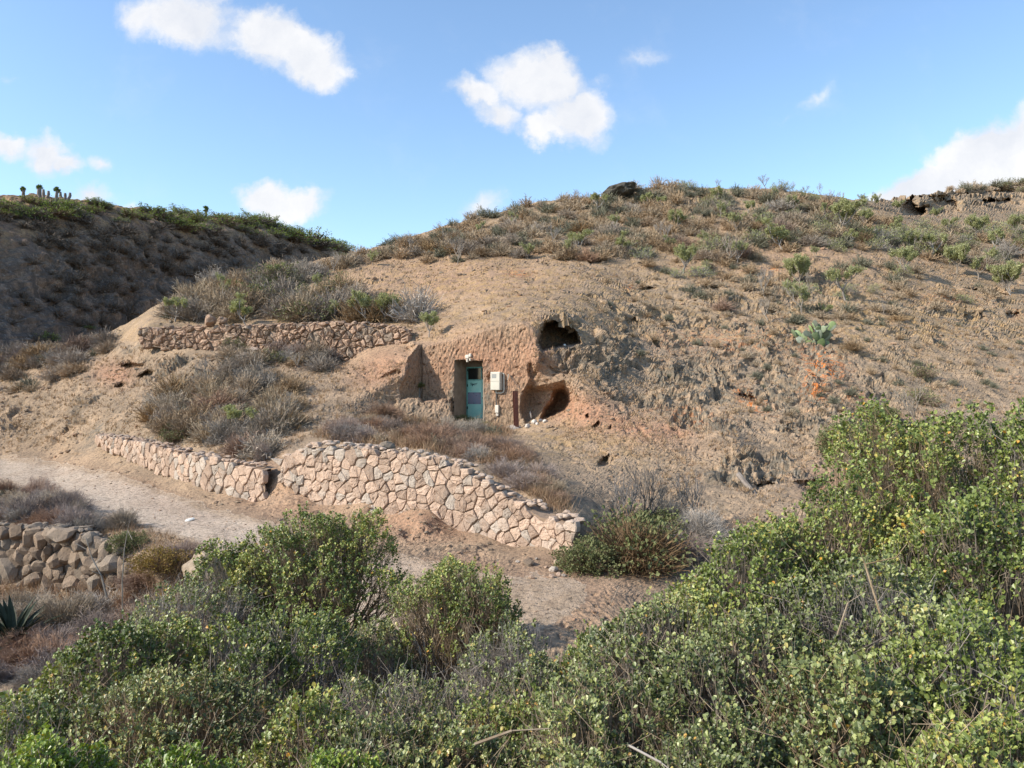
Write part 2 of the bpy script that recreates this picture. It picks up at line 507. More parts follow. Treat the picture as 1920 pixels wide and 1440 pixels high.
M['twigbrown'] = twig_mat('brown_twig', (.18, .125, .08), (.25, .18, .12), .15)
M['dry'] = twig_mat('dry_bush_twig', (.28, .20, .125), (.38, .285, .19), .22)
M['drygrey'] = twig_mat('grey_bush_twig', (.29, .23, .165), (.39, .32, .24), .2)
M['dryred_b'] = twig_mat('red_brown_bush_twig', (.25, .16, .115), (.34, .235, .165), .2)
M['olive'] = twig_mat('olive_scrub_twig', (.19, .185, .10), (.27, .25, .14), .2)
M['scrub'] = twig_mat('far_bush_twig', (.17, .13, .095), (.24, .185, .135), .3)
M['bark'] = twig_mat('pale_bark', (.25, .215, .18), (.33, .29, .245), .18)
M['barkdark'] = twig_mat('dark_bark', (.15, .125, .105), (.26, .22, .185), .15)
M['grass'] = leaf_mat('dry_grass', [(.26, .155, .10), (.36, .24, .15), (.46, .34, .21), (.46, .30, .17)], .8, .15, .15)
M['cactus'] = simple_mat('cactus_skin', (.21, .26, .13), .65, .2, .2, 5, .2, .005, colB=(.15, .20, .09), objvar=.4)

# ================================================================== main terrain
SKY = [(-700, 705, 48), (-300, 690, 44), (0, 664, 41), (60, 656, 40.5), (130, 640, 40), (205, 624, 39.5), (235, 608, 39.2), (262, 592, 39.2), (300, 566, 40), (345, 550, 40.5), (420, 527, 41.5), (500, 506, 43.5), (600, 487, 45.5),
       (690, 467, 47.5), (760, 448, 49), (830, 425, 50.5), (900, 407, 52), (960, 391, 53), (1040, 376, 53.5), (1100, 369, 54), (1160, 364, 54), (1200, 355, 54.2), (1240, 351, 54.2), (1300, 351, 54.5),
       (1380, 352, 54.5), (1440, 354, 54.5), (1530, 362, 55), (1600, 373, 56), (1645, 377, 58), (1700, 370, 64), (1760, 362, 70), (1830, 353, 77), (1920, 340, 86), (2000, 330, 90), (2600, 300, 98)]
CP = [
    # right flank
    (2500, 420, 72), (2500, 560, 44), (2500, 750, 29), (2500, 950, 19), (1900, 400, 70), (1900, 430, 60), (1900, 500, 47), (1900, 560, 40.5), (1900, 650, 33), (1900, 750, 27), (1900, 850, 22.5),
    (1760, 395, 63), (1650, 400, 53.5), (1650, 450, 46), (1650, 520, 39.5), (1650, 600, 33.8), (1650, 680, 29.4), (1650, 760, 25.8), (1650, 850, 22), (1650, 950, 18.7),
    (1400, 380, 51.5), (1400, 430, 46.5), (1400, 480, 42), (1400, 540, 37.5), (1400, 600, 33.6), (1400, 680, 29.4), (1400, 750, 26.2), (1400, 830, 23.2), (1400, 900, 20.6), (1400, 1000, 17),
    (1200, 400, 50), (1200, 450, 45.2), (1200, 490, 41), (1200, 540, 36.8), (1200, 600, 32.4), (1200, 660, 29.2), (1200, 720, 27.0), (1200, 780, 24.9), (1200, 830, 23), (1200, 880, 21.4), (1200, 930, 19.4), (1200, 1000, 17.0), (1200, 1060, 15),
    (1300, 800, 24.2), (1300, 860, 22.3),
    # above the cave front
    (1000, 400, 51.2), (1000, 450, 45.0), (1000, 500, 38.8), (1000, 530, 34.8), (1000, 560, 31.0), (1000, 590, 27.9), (1000, 604, 26.8),
    (1060, 590, 28.6), (1100, 600, 29.3), (1100, 650, 27.2), (1100, 700, 25.9), (1100, 740, 25.3), (1100, 780, 24.8), (1150, 700, 26.6), (1150, 770, 24.9),
    (880, 440, 47.5), (880, 480, 42), (880, 520, 37.5), (880, 550, 34.2), (880, 580, 31.3), (880, 610, 28.8), (880, 630, 27.7),
    (780, 470, 46.3), (780, 510, 40.5), (780, 550, 36.5), (780, 580, 33.6), (780, 610, 31.2), (780, 640, 29.2), (830, 636, 28.4), (940, 604, 27.5),
    # cave forecourt
    (880, 790, 27.0), (960, 798, 26.3), (1060, 792, 25.3), (1090, 800, 24.6), (820, 795, 26.4), (760, 790, 25.8),
    (600, 800, 23.2), (600, 832, 21.0), (700, 795, 24.3), (700, 838, 20.1), (800, 820, 22), (800, 850, 19.1), (900, 840, 21.3), (900, 880, 17.9), (1000, 820, 24), (1000, 870, 20), (1000, 932, 16.5),
    (1070, 840, 22.8), (1070, 900, 19), (1070, 972, 15.6), (1130, 850, 22.6), (1130, 950, 17.6),
    # foot of the right hand masonry
    (530, 905, 19.4), (600, 935, 19.0), (700, 962, 18.2), (860, 992, 17.2), (960, 1017, 16.4), (1080, 1048, 15.2),
    (530, 1000, 16.2), (620, 1012, 15.9), (700, 1050, 14.8), (860, 1062, 14.5), (960, 1090, 13.5), (1060, 1120, 12.7), (1000, 1180, 11.4), (1150, 1100, 13.2), (780, 1020, 16.0),
    (1300, 1060, 15), (1400, 1100, 13.4), (1650, 1100, 13.4), (1900, 1000, 15.5), (2500, 1100, 13),
    # road
    (480, 975, 17.2), (400, 1010, 15.6), (300, 1000, 16.2), (200, 930, 20.8), (100, 900, 24.2), (0, 885, 26.2), (0, 860, 29.6), (-400, 852, 33), (-400, 900, 25), (100, 862, 28.2), (200, 885, 24.2), (300, 918, 21.6), (400, 955, 19.0),
    # foot and top of the left masonry
    (200, 836, 27), (300, 882, 23.3), (400, 917, 21), (480, 937, 20), (190, 820, 27.4), (300, 834, 24), (400, 859, 21.8), (500, 872, 20.4),
    # left slope
    (250, 780, 27.6), (400, 800, 24.4), (550, 820, 22.3), (500, 800, 24.0), (300, 720, 30), (450, 720, 28.3), (550, 740, 26.6), (650, 760, 25.6), (650, 700, 28.6), (740, 720, 27.1), (742, 665, 28.6), (600, 690, 29.4), (500, 675, 30.6),
    (400, 662, 31.6), (300, 652, 33), (150, 700, 34.5), (150, 760, 31), (100, 820, 29.6), (0, 740, 35), (0, 800, 32), (0, 700, 38), (-400, 760, 36), (150, 665, 37.5), (230, 640, 37), (60, 690, 37.5),
    (750, 705, 27.3), (758, 672, 27.7), (746, 735, 27.0), (776, 645, 28.6),
    # terrace above the upper wall
    (290, 648, 33), (500, 657, 31.4), (650, 670, 30.3), (765, 655, 29.2), (280, 614, 33.2), (500, 612, 31.8), (650, 612, 31.1), (760, 618, 30.1), (280, 602, 35), (500, 600, 34.3), (650, 601, 33.6), (770, 603, 32.2),
    (350, 580, 37), (400, 560, 38.2), (600, 545, 38.7), (700, 520, 40.4), (450, 540, 40), (550, 512, 42.4), (650, 490, 44.8), (500, 575, 37), (620, 575, 36.2),
    # lower left
    (0, 988, 16.7), (150, 984, 16.9), (235, 1008, 15.9), (0, 1088, 16.2), (100, 1100, 16.0), (200, 1110, 15.4), (300, 1060, 14.2), (380, 1085, 13.8), (0, 930, 20.8), (80, 950, 19), (-400, 980, 17.5), (-400, 1090, 16.3),
    (100, 1150, 14.6), (0, 1250, 11.9), (-400, 1250, 12), (300, 1200, 12.9), (200, 1440, 8.9), (-400, 1500, 8), (600, 1200, 11.8), (600, 1440, 9.2), (1000, 1440, 9.4), (1000, 1250, 10.7), (1500, 1440, 9.3), (1900, 1440, 9.2), (1900, 1200, 12),
    (1500, 1200, 11.7), (2500, 1400, 9.5), (960, 1500, 8.8)]
SKYa = np.array(SKY, float)


def vsky(u): return np.interp(u, SKYa[:, 0], SKYa[:, 1])


def build_rbf():
    pts = np.array(CP + [(a, b, c) for a, b, c in SKY], float)
    X = pts[:, :2] * np.array([1, 1.5]) / 100; y = 1 / pts[:, 2] * 30
    d = np.linalg.norm(X[:, None] - X[None], axis=2)
    n = len(X); A = np.zeros((n + 3, n + 3)); A[:n, :n] = d + np.eye(n) * -1e-3
    A[:n, n] = 1; A[:n, n + 1:] = X; A[n, :n] = 1; A[n + 1:, :n] = X.T
    w = np.linalg.solve(A, np.concatenate([y, np.zeros(3)]))
    return X, w


RX, RW = build_rbf()


def rbf(U, V):
    sh = U.shape; u = U.ravel() / 100; v = V.ravel() * 1.5 / 100
    out = RW[len(RX)] + RW[len(RX) + 1] * u + RW[len(RX) + 2] * v
    for i in range(len(RX)):
        out = out + RW[i] * np.sqrt((u - RX[i, 0]) ** 2 + (v - RX[i, 1]) ** 2)
    return (out / 30).reshape(sh)


def poly_sd(U, V, poly):
    """signed distance in px, positive inside"""
    P = np.array(poly, float); n = len(P)
    d = np.full(U.shape, 1e9); inside = np.zeros(U.shape, bool)
    for i in range(n):
        a = P[i]; b = P[(i + 1) % n]; e = b - a
        wx = U - a[0]; wy = V - a[1]
        t = np.clip((wx * e[0] + wy * e[1]) / (e @ e), 0, 1)
        d = np.minimum(d, (wx - t * e[0]) ** 2 + (wy - t * e[1]) ** 2)
        c = ((a[1] > V) != (b[1] > V)) & (U < (b[0] - a[0]) * (V - a[1]) / (b[1] - a[1] + 1e-12) + a[0])
        inside ^= c
    d = np.sqrt(d)
    return np.where(inside, d, -d)


def blob(U, V, u0, v0, ru, rv, ang=0):
    a = math.radians(ang); c, s = math.cos(a), math.sin(a)
    x = ((U - u0) * c + (V - v0) * s) / ru; y = (-(U - u0) * s + (V - v0) * c) / rv
    return np.exp(-(x * x + y * y))


# cave front frame: a along the face, d inwards
FX, FY = -3.305, 28.4
TX, TY = .89, -.456
NX, NY = .456, .89


def fpt(a, d, z): return np.array([FX + TX * a + NX * d, FY + TY * a + NY * d, z])


def face_Y(k, d=0.0):
    x0 = FX + NX * d; y0 = FY + NY * d
    a = (k * y0 - x0) / (TX - TY * k)
    return y0 + TY * a, a


def side_Y(k, a=0.0):
    x0 = FX + TX * a; y0 = FY + TY * a
    d = (k * y0 - x0) / (NX - NY * k)
    return y0 + NY * d, d


FACE_POLY = [(789, 652), (830, 641), (880, 630), (935, 611), (980, 606), (1004, 622), (1012, 655), (1010, 675), (1000, 700), (990, 720), (978, 745), (976, 797), (940, 797), (850, 793), (790, 793)]
SIDE_POLY = [(783, 645), (791, 645), (791, 770), (752, 770), (750, 728), (761, 705), (762, 672)]
LEDGE_POLY = [(742, 748), (775, 745), (800, 752), (846, 746), (849, 792), (825, 806), (740, 806)]
HOLES = [([(1012, 618), (1022, 603), (1045, 598), (1068, 607), (1083, 625), (1090, 645), (1045, 653), (1014, 659), (1006, 645), (1010, 628)], 2.4, 7),
         ([(1000, 722), (1030, 720), (1058, 713), (1072, 728), (1079, 752), (1068, 776), (1042, 788), (1020, 797), (978, 799), (979, 735), (988, 722)], .6, 15),
         ([(1036, 730), (1058, 722), (1072, 738), (1074, 756), (1064, 772), (1040, 784), (1022, 790), (1012, 786), (1020, 765), (1032, 750)], 1.5, 15),
         ([(989, 682), (996, 676), (1006, 690), (1010, 704), (1000, 712), (990, 704)], .25, 5),
         ([(918, 698), (922, 697), (922, 712), (916, 714), (913, 706)], .12, 3),
         ([(225, 684), (240, 679), (268, 684), (268, 690), (238, 691)], .9, 4), ([(256, 706), (275, 694), (290, 697), (286, 706), (268, 712)], .9, 4), ([(214, 724), (228, 716), (236, 722), (226, 728)], .6, 3),
         ([(502, 876), (508, 876), (508, 883), (502, 883)], .5, 2),
         ([(1119, 868), (1132, 856), (1141, 853), (1142, 872), (1122, 876)], .7, 4),
         ([(1098, 778), (1103, 776), (1104, 782), (1099, 783)], .35, 2.5), ([(1110, 800), (1122, 789), (1124, 797), (1114, 805)], .4, 3), ([(1140, 804), (1146, 794), (1147, 806)], .35, 3),
         ([(700, 712), (745, 690), (755, 700), (738, 708)], .35, 6),
         ([(1690, 378), (1716, 372), (1722, 388), (1740, 396), (1730, 405), (1700, 402), (1690, 395)], 5.0, 4),
         ([(1742, 372), (1790, 372), (1800, 385), (1800, 398), (1745, 402), (1738, 390)], 3.0, 4),
         ([(1640, 371), (1690, 370), (1690, 376), (1650, 380)], 2.0, 3),
         ([(1728, 386), (1740, 385), (1738, 392), (1726, 392)], 4, 2.5), ([(1840, 374), (1865, 372), (1866, 380), (1845, 384)], 4, 3), ([(1865, 374), (1895, 370), (1898, 379), (1868, 384)], 2.5, 3),
         ([(1745, 367), (1835, 360), (1922, 350), (1922, 358), (1835, 369), (1750, 374)], 1.8, 3), ([(1690, 372), (1750, 366), (1750, 371), (1700, 380)], 2.5, 3),
         ([(1410, 905), (1448, 900), (1452, 912), (1418, 916)], .6, 4), ([(1486, 902), (1548, 896), (1556, 925), (1520, 930)], .5, 7),
         ([(1380, 740), (1395, 733), (1420, 742), (1440, 762), (1425, 758), (1398, 750)], .6, 5),
         ([(1198, 541), (1222, 537), (1230, 541), (1205, 546)], .6, 3), ([(1102, 489), (1125, 486), (1128, 494), (1108, 496)], .5, 3), ([(1198, 495), (1210, 488), (1214, 494), (1205, 498)], .5, 3),
         ([(1808, 540), (1870, 543), (1900, 556), (1850, 552)], 1.0, 4), ([(1305, 540), (1345, 535), (1350, 542), (1315, 547)], .6, 4),
         ([(1170, 600), (1192, 594), (1196, 604), (1180, 610)], .6, 4),
         ([(1884, 586), (1912, 584), (1918, 598), (1890, 600)], .7, 4), ([(1796, 590), (1840, 584), (1852, 600), (1815, 606)], .6, 5)]
ROAD_POLY = [(-700, 840), (0, 853), (120, 868), (200, 884), (300, 918), (400, 955), (480, 972), (560, 992), (700, 1035), (860, 1062), (950, 1084), (1000, 1078), (1060, 1084), (1100, 1100), (1095, 1130), (1060, 1160), (1000, 1185), (900, 1200), (700, 1190), (500, 1110), (420, 1040), (330, 1008),
             (250, 985), (170, 962), (80, 925), (0, 905), (-700, 900)]


def build_main():
    ucols = np.concatenate([np.arange(-650, -40, 15), np.arange(-40, 1960, 2.05), np.arange(1960, 2560, 15)])
    tb = np.linspace(1500, 1185, 42, endpoint=False)
    NR = 500
    vs = vsky(ucols)
    tt = np.linspace(0, 1, NR)
    V = np.concatenate([np.repeat(tb[:, None], len(ucols), 1), 1185 + (vs[None] - 1185) * tt[:, None]], 0)
    U = np.repeat(ucols[None], V.shape[0], 0)
    # small wobble of the grid so that no straight lines show
    D = rbf(U, V)
    k = (U - CX) / F
    # hand cut cave front
    Yf, af = face_Y(k)
    lean = 0.0
    m = smooth(poly_sd(U, V, FACE_POLY), -9, 3) 
    D = D * (1 - m) + m / Yf
    Ys, ds = side_Y(k)
    m2 = smooth(poly_sd(U, V, SIDE_POLY), -1.5, 1.5)
    D = D * (1 - m2) + m2 / Ys
    # door recess
    A0, A1, DEP = 1.4135, 2.596, .927
    Yr, dr = side_Y(k, A0); Yb, ab = face_Y(k, DEP)
    Yrec = np.where(dr < DEP, Yr, Yb)
    m3 = ((U > 851) & (U < 906.5) & (V > 675.5) & (V < 792)).astype(float)
    jit = 0
    D = D * (1 - m3) + m3 / Yrec
    recess = m3
    # rock ledge by the door
    m4 = smooth(poly_sd(U, V, LEDGE_POLY) + 5 * perlin(np.stack([U / 14, V / 14, U * 0 + 3], -1)), -2.5, 2.5)
    D = D * (1 - m4) + m4 / (26.0 + (790 - V) * .012)
    Y = 1 / D
    for poly, push, fe in HOLES:
        pa = np.array(poly); bb = (U > pa[:, 0].min() - 12) & (U < pa[:, 0].max() + 12) & (V > pa[:, 1].min() - 12) & (V < pa[:, 1].max() + 12)
        uu, vv = U[bb], V[bb]
        s = poly_sd(uu, vv, poly) + 1.6 * perlin(np.stack([uu / 5, vv / 5, uu * 0 + 9], -1))
        Y[bb] += push * smooth(s, -1.0, fe) ** .8
    # bulging rocks (u, v, ru, rv, metres towards the camera)
    for (u0, v0, ru, rv, amt, ang) in [(1350, 815, 40, 34, .7, 0), (1385, 835, 26, 26, .45, 0), (1240, 905, 40, 30, .3, 0), (1500, 745, 50, 36, .5, 20), (1430, 640, 60, 30, .6, 0), (1330, 560, 60, 24, .7, 0),
                                  (790, 975, 34, 26, .55, 0), (690, 945, 38, 22, .45, 0), (840, 1000, 60, 16, .3, 8), (930, 1035, 60, 16, .3, 12), (1040, 600, 40, 12, .35, 0), (800, 735, 30, 12, .0, 0), (540, 840, 24, 24, .3, 0),
                                  (1550, 700, 40, 30, .4, 0), (1010, 672, 18, 22, .3, 0), (1170, 362, 34, 8, 1.6, -8), (700, 730, 60, 14, .35, -28), (480, 690, 60, 12, .3, 20), (240, 660, 36, 14, .5, 20), (600, 770, 50, 12, .3, -30)]:
        Y -= amt * blob(U, V, u0, v0, ru, rv, ang)
    X = k * Y; Z = (CY - V) / F * Y
    P = np.stack([X, Y, Z], -1)
    # normals
    du = np.gradient(P, axis=1); dv = np.gradient(P, axis=0)
    N = norm(np.cross(du, dv)); 
    flip = (N * P).sum(-1) > 0; N[flip] *= -1
    # masks -------------------------------------------------------
    face = np.maximum(m, m2)
    # pixel bands around walls kept calm so that the masonry sits on it
    def band(poly, w): 
        d = np.full(U.shape, 1e9); q = np.array(poly, float)
        for a, b in zip(q[:-1], q[1:]):
            e = b - a; wx = U - a[0]; wy = V - a[1]; t = np.clip((wx * e[0] + wy * e[1]) / (e @ e), 0, 1)
            d = np.minimum(d, np.hypot(wx - t * e[0], wy - t * e[1]))
        return 1 - smooth(d, w * .6, w)
    wl = np.maximum.reduce([band([(190, 828), (300, 858), (400, 888), (490, 905)], 55), band([(535, 870), (600, 880), (700, 900), (860, 925), (960, 965), (1080, 1010)], 85),
                            band([(275, 632), (500, 632), (770, 640)], 45), band([(-60, 1040), (120, 1045), (240, 1060)], 65)])
    roadsd = poly_sd(U, V, ROAD_POLY) + 7 * perlin(np.stack([U / 26, V / 11, U * 0], -1)) + 3 * perlin(np.stack([U / 6, V / 4, U * 0], -1))
    road = smooth(roadsd, -22, 14)
    calm = np.clip(np.maximum.reduce([wl, m3, road * .93]), 0, 1)
    # grey weathered rock
    grey = np.zeros(U.shape)
    for b in [(1250, 690, 170, 90, 20, .9), (1480, 680, 200, 130, 20, .8), (1370, 830, 110, 60, 20, 1.), (1050, 600, 60, 16, 0, 1.), (1430, 900, 160, 40, 5, .8), (1500, 560, 200, 60, 0, .7), (1800, 600, 150, 50, 0, .5), (1330, 560, 100, 40, 0, .8),
              (330, 690, 120, 30, 10, .6), (450, 780, 120, 60, 10, .5), (260, 830, 120, 20, 15, .7), (640, 790, 90, 20, -15, .6), (800, 770, 45, 26, 0, .6), (1230, 890, 60, 50, 0, .6), (1180, 360, 50, 8, 0, 1.), (1800, 375, 120, 20, 0, .8), (1150, 640, 60, 30, 10, .8),
              (1270, 385, 120, 25, 0, .6), (830, 850, 150, 20, 5, .5), (1000, 880, 80, 30, 30, .4)]:
        grey = np.maximum(grey, b[5] * blob(U, V, b[0], b[1], b[2], b[3], b[4]))
    grey = np.clip(grey * 1.3, 0, 1) * (1 - m * .9)
    big = perlin(P * .35 + 5)
    grey = np.clip(grey + .25 * big, 0, 1)
    red = np.zeros(U.shape)
    for b in [(900, 690, 130, 70, 0, 1.), (1090, 770, 110, 38, 18, 1.0), (1180, 800, 130, 26, 12, .9), (720, 690, 70, 40, -20, .8), (640, 640, 150, 40, 0, .5), (215, 700, 40, 22, 0, .9), (480, 900, 60, 70, 0, .5), (780, 980, 120, 40, 10, .6), (830, 520, 260, 60, 0, .45),
              (1560, 910, 60, 30, 0, .8), (1000, 660, 60, 60, 0, .9), (300, 940, 200, 30, 20, .3), (1260, 805, 50, 10, 15, 1.), (1500, 480, 200, 60, 0, .35), (560, 930, 120, 60, 0, .5), (1030, 1110, 190, 80, 0, .4), (850, 1090, 120, 50, 0, .7)]:
        red = np.maximum(red, b[5] * blob(U, V, b[0], b[1], b[2], b[3], b[4]))
    red = red.clip(0, 1)
    lich = np.zeros(U.shape)
    for b in [(1545, 690, 42, 26, 20, 1.15), (1410, 752, 34, 12, 35, 1.3), (1530, 728, 26, 28, 0, 1.0), (1180, 538, 10, 5, 0, 1.1), (975, 512, 26, 7, 0, .7), (1780, 560, 60, 10, 0, .5), (1450, 505, 20, 5, 0, .6), (1905, 590, 12, 8, 0, 1.), (1290, 780, 80, 10, 10, .4), (1380, 640, 150, 30, 0, .35), (1600, 745, 40, 20, 0, .4)]:
        lich = np.maximum(lich, b[5] * blob(U, V, b[0], b[1], b[2], b[3], b[4]))
    dry = np.clip(.55 * (V < 640) + .9 * blob(U, V, 1080, 830, 160, 40, 10) + .6 * blob(U, V, 1700, 620, 200, 90) + .5 * blob(U, V, 1000, 540, 250, 60), 0, 1) * (1 - road) * (1 - face)
    # displacement ------------------------------------------------
    free = (1 - calm)
    nfree = free * (1 - .85 * face)
    hi = smooth(Y, 24, 34)
    vdir = norm(P); cosv = np.abs((N * vdir).sum(-1)); gz = np.clip(cosv * 2.6, .12, 1)
    rough_ = np.clip(.55 + .9 * grey + .35 * smooth(big, .0, .25), 0, 1.15)
    nfree = nfree * gz; free = free * gz
    nearf = .45 + .55 * smooth(Y, 13, 20)
    disp = nfree * (.34 * fbm(P * .33, 3) * hi + .20 * fbm(P * 1.0 + 9, 3) * (.3 + .5 * hi)) * nearf
    wq = P + .55 * np.stack([perlin(P * .8 + 1), perlin(P * .8 + 21), perlin(P * .8 + 41)], -1)
    outc = smooth(fbm(wq * .5 + 13, 3) + .35 * (grey - .5), .0, .16)          # where bedrock breaks through
    grey = np.clip(grey * (.35 + .8 * outc) + .30 * outc * (1 - m), 0, 1)
    # tilted eroded ledges running down to the right
    al = (wq[..., 0] * .93 - wq[..., 2] * .37); ac = wq[..., 0] * .37 + wq[..., 2] * .93
    Q = np.stack([al * .45, wq[..., 1] * .8, ac * 2.0], -1)
    led = ridged(Q + 3, 4)
    disp += nfree * outc * (.18 + .5 * grey) * .95 * (led - .55) * nearf
    disp += nfree * outc * grey * .30 * (ridged(wq * 1.0 + 7, 3) - .5) * nearf
    disp += nfree * (.028 + .10 * grey * outc) * fbm(wq * 5.0, 4)
    disp += nfree * (.022 + .03 * grey * outc) * perlin(wq * 14)
    st = perlin(Q * np.array([1, 1, .9]) + 31)
    disp += nfree * .14 * (smooth(st, .05, .13) - .5) * (.35 + .6 * outc) * nearf
    pit = np.clip(perlin(wq * 1.7 + 71) - .36, 0, 1)
    disp -= nfree * 1.3 * pit * (.3 + .7 * outc) * nearf
    pit = np.clip(perlin(P * 8 + 51) - .35, 0, 1)
    disp -= free * .22 * pit * rough_
    # cut face: shallow pecking
    pk = perlin((P + .08 * perlin(P * 3)[..., None]) * np.array([13, 13, 7.5]) + 77)
    disp += face * smooth(np.abs(U - 789), 1, 9) * (1 - m3) * (.026 * pk + .05 * fbm(P * 2.0, 3) + .05 * perlin(P * .9))
    disp += m3 * .008 * perlin(P * 6)
    disp += road * .028 * fbm(P * 2.2, 4)
    disp += wl * .02 * fbm(P * 4, 2)
    # strata in the far right cliff
    cl = blob(U, V, 1800, 375, 170, 22) * (Y > 55)
    disp += cl * (.9 * np.round(perlin(P * np.array([.05, .05, 1.0]) + 2) * 3) / 3 + .7 * fbm(P * .7, 3))
    P = P + N * disp[..., None]
    cut = face * (1 - m3)
    grey = np.maximum(grey, .9 * np.maximum(blob(U, V, 916, 745, 11, 60), blob(U, V, 846, 735, 8, 60)))
    grey = np.maximum(grey, 1.1 * blob(U, V, 1048, 632, 44, 30)).clip(0, 1)
    road_dirt = 0
    # back side beyond the skyline
    back = []; B = P[-1]
    for j in range(1, 9):
        q = B.copy(); q[:, 1] += j * 3.0; q[:, 0] *= (1 + j * .02); q[:, 2] -= .06 * j * j * 3 + .1; back.append(q)
    nb = len(back)
    Pall = np.concatenate([P, np.stack(back)], 0)
    ex = lambda a: np.concatenate([a, np.repeat(a[-1:], nb, 0)], 0)
    R, Cc = Pall.shape[:2]
    idx = np.arange(R * Cc).reshape(R, Cc)
    q = np.stack([idx[:-1, :-1], idx[:-1, 1:], idx[1:, 1:], idx[1:, :-1]], -1)
    rm = np.zeros((R - 1, Cc - 1), bool)
    rm[:roadsd.shape[0] - 1] = roadsd[:-1, :-1] > 0
    edge = np.clip(np.maximum(1 - smooth(roadsd, 0, 15), .95 * smooth(U, 620, 900)) * (roadsd > 0) + .22 * smooth(perlin(P * np.array([.9, .5, 1.])), .05, .3) * (roadsd > 0), 0, 1)
    attrs = dict(edge=ex(edge), red=ex(red), grey=ex(grey), lichen=ex(lich), dry=ex(dry), cut=ex(cut))
    # painted, rendered reveal of the door recess is its own material zone
    plaster = np.zeros((R - 1, Cc - 1), np.int32)
    plaster[:m3.shape[0] - 1] = (m3[:-1, :-1] > 0)

    def sub(name, mask, mats):
        f = q[mask]; used, inv = np.unique(f.ravel(), return_inverse=True)
        me = mesh_np(name, Pall.reshape(-1, 3)[used], inv.reshape(-1, 4), mats=mats, attrs={k_: a.ravel()[used] for k_, a in attrs.items()}, matidx=plaster[mask])
        o = link(name, me); tag(o, kind='structure'); return o
    pm = simple_mat('recess_plaster', (.30, .245, .19), .9, .15, .3, 3, .5, .02, colB=(.22, .17, .13))
    h = sub('hillside', ~rm, [M['hill'], pm]); h['label'] = 'dry tan hillside of weathered tuff with a carved cave front'
    r = sub('dirt_road', rm, [M['road'], pm]); r['label'] = 'pale dusty track below the stone walls'
    return U, V, P


GU, GV, GP = build_main()
_ucols = GU[0]


def surf(u, v):
    """world point of the main terrain seen at photograph position (u, v)"""
    j = int(np.clip(np.searchsorted(_ucols, u), 1, len(_ucols) - 1))
    col = GV[:, j]
    i = int(np.argmin(np.abs(col - v)))
    return Vector(GP[i, j])


def surf_ground(x, y):
    d = (GP[..., 0] - x) ** 2 + (GP[..., 1] - y) ** 2
    i = np.unravel_index(np.argmin(d), d.shape); return float(GP[i][2])


# ---------------------------------------------------------------- near bank under the camera
def near_z(x, y):
    z = -1.75 - .42 * np.maximum(y, 0) + .16 * np.clip(x, 0, 8) * np.clip(y / 5, 0, 1) - .03 * np.clip(-x, 0, 8)
    return np.maximum(z, -5.6)


def build_near():
    xs = np.linspace(-30, 30, 160); ys = np.concatenate([np.linspace(-40, -4, 20), np.linspace(-3.6, 12.5, 90)])
    Xg, Yg = np.meshgrid(xs, ys)
    Z = near_z(Xg, Yg)
    P = np.stack([Xg, Yg, Z], -1)
    P[..., 2] += .12 * fbm(P * .9, 3) + .05 * fbm(P * 4, 2)
    P[..., 2] = np.where(Yg > 10, P[..., 2] - (Yg - 10) * .6, P[..., 2])
    R, Cc = Xg.shape; idx = np.arange(R * Cc).reshape(R, Cc)
    q = np.stack([idx[:-1, :-1], idx[:-1, 1:], idx[1:, 1:], idx[1:, :-1]], -1).reshape(-1, 4)
    z0 = np.zeros(R * Cc)
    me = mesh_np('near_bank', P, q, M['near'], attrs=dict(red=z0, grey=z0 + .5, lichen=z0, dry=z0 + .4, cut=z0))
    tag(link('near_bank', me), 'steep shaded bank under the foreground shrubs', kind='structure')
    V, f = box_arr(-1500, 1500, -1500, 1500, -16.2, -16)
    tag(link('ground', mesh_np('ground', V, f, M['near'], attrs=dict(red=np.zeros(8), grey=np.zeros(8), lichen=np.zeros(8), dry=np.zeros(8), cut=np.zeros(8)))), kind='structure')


build_near()

# ---------------------------------------------------------------- left valley side
LR = np.array([(-900, 520, 22), (-500, 440, 38), (-250, 395, 50), (0, 369, 63), (60, 366, 66), (120, 376, 69), (190, 386, 74), (280, 396, 82), (350, 404, 90), (420, 409, 99), (500, 424, 112), (560, 443, 124), (620, 462, 140), (660, 474, 152), (800, 500, 190)], float)


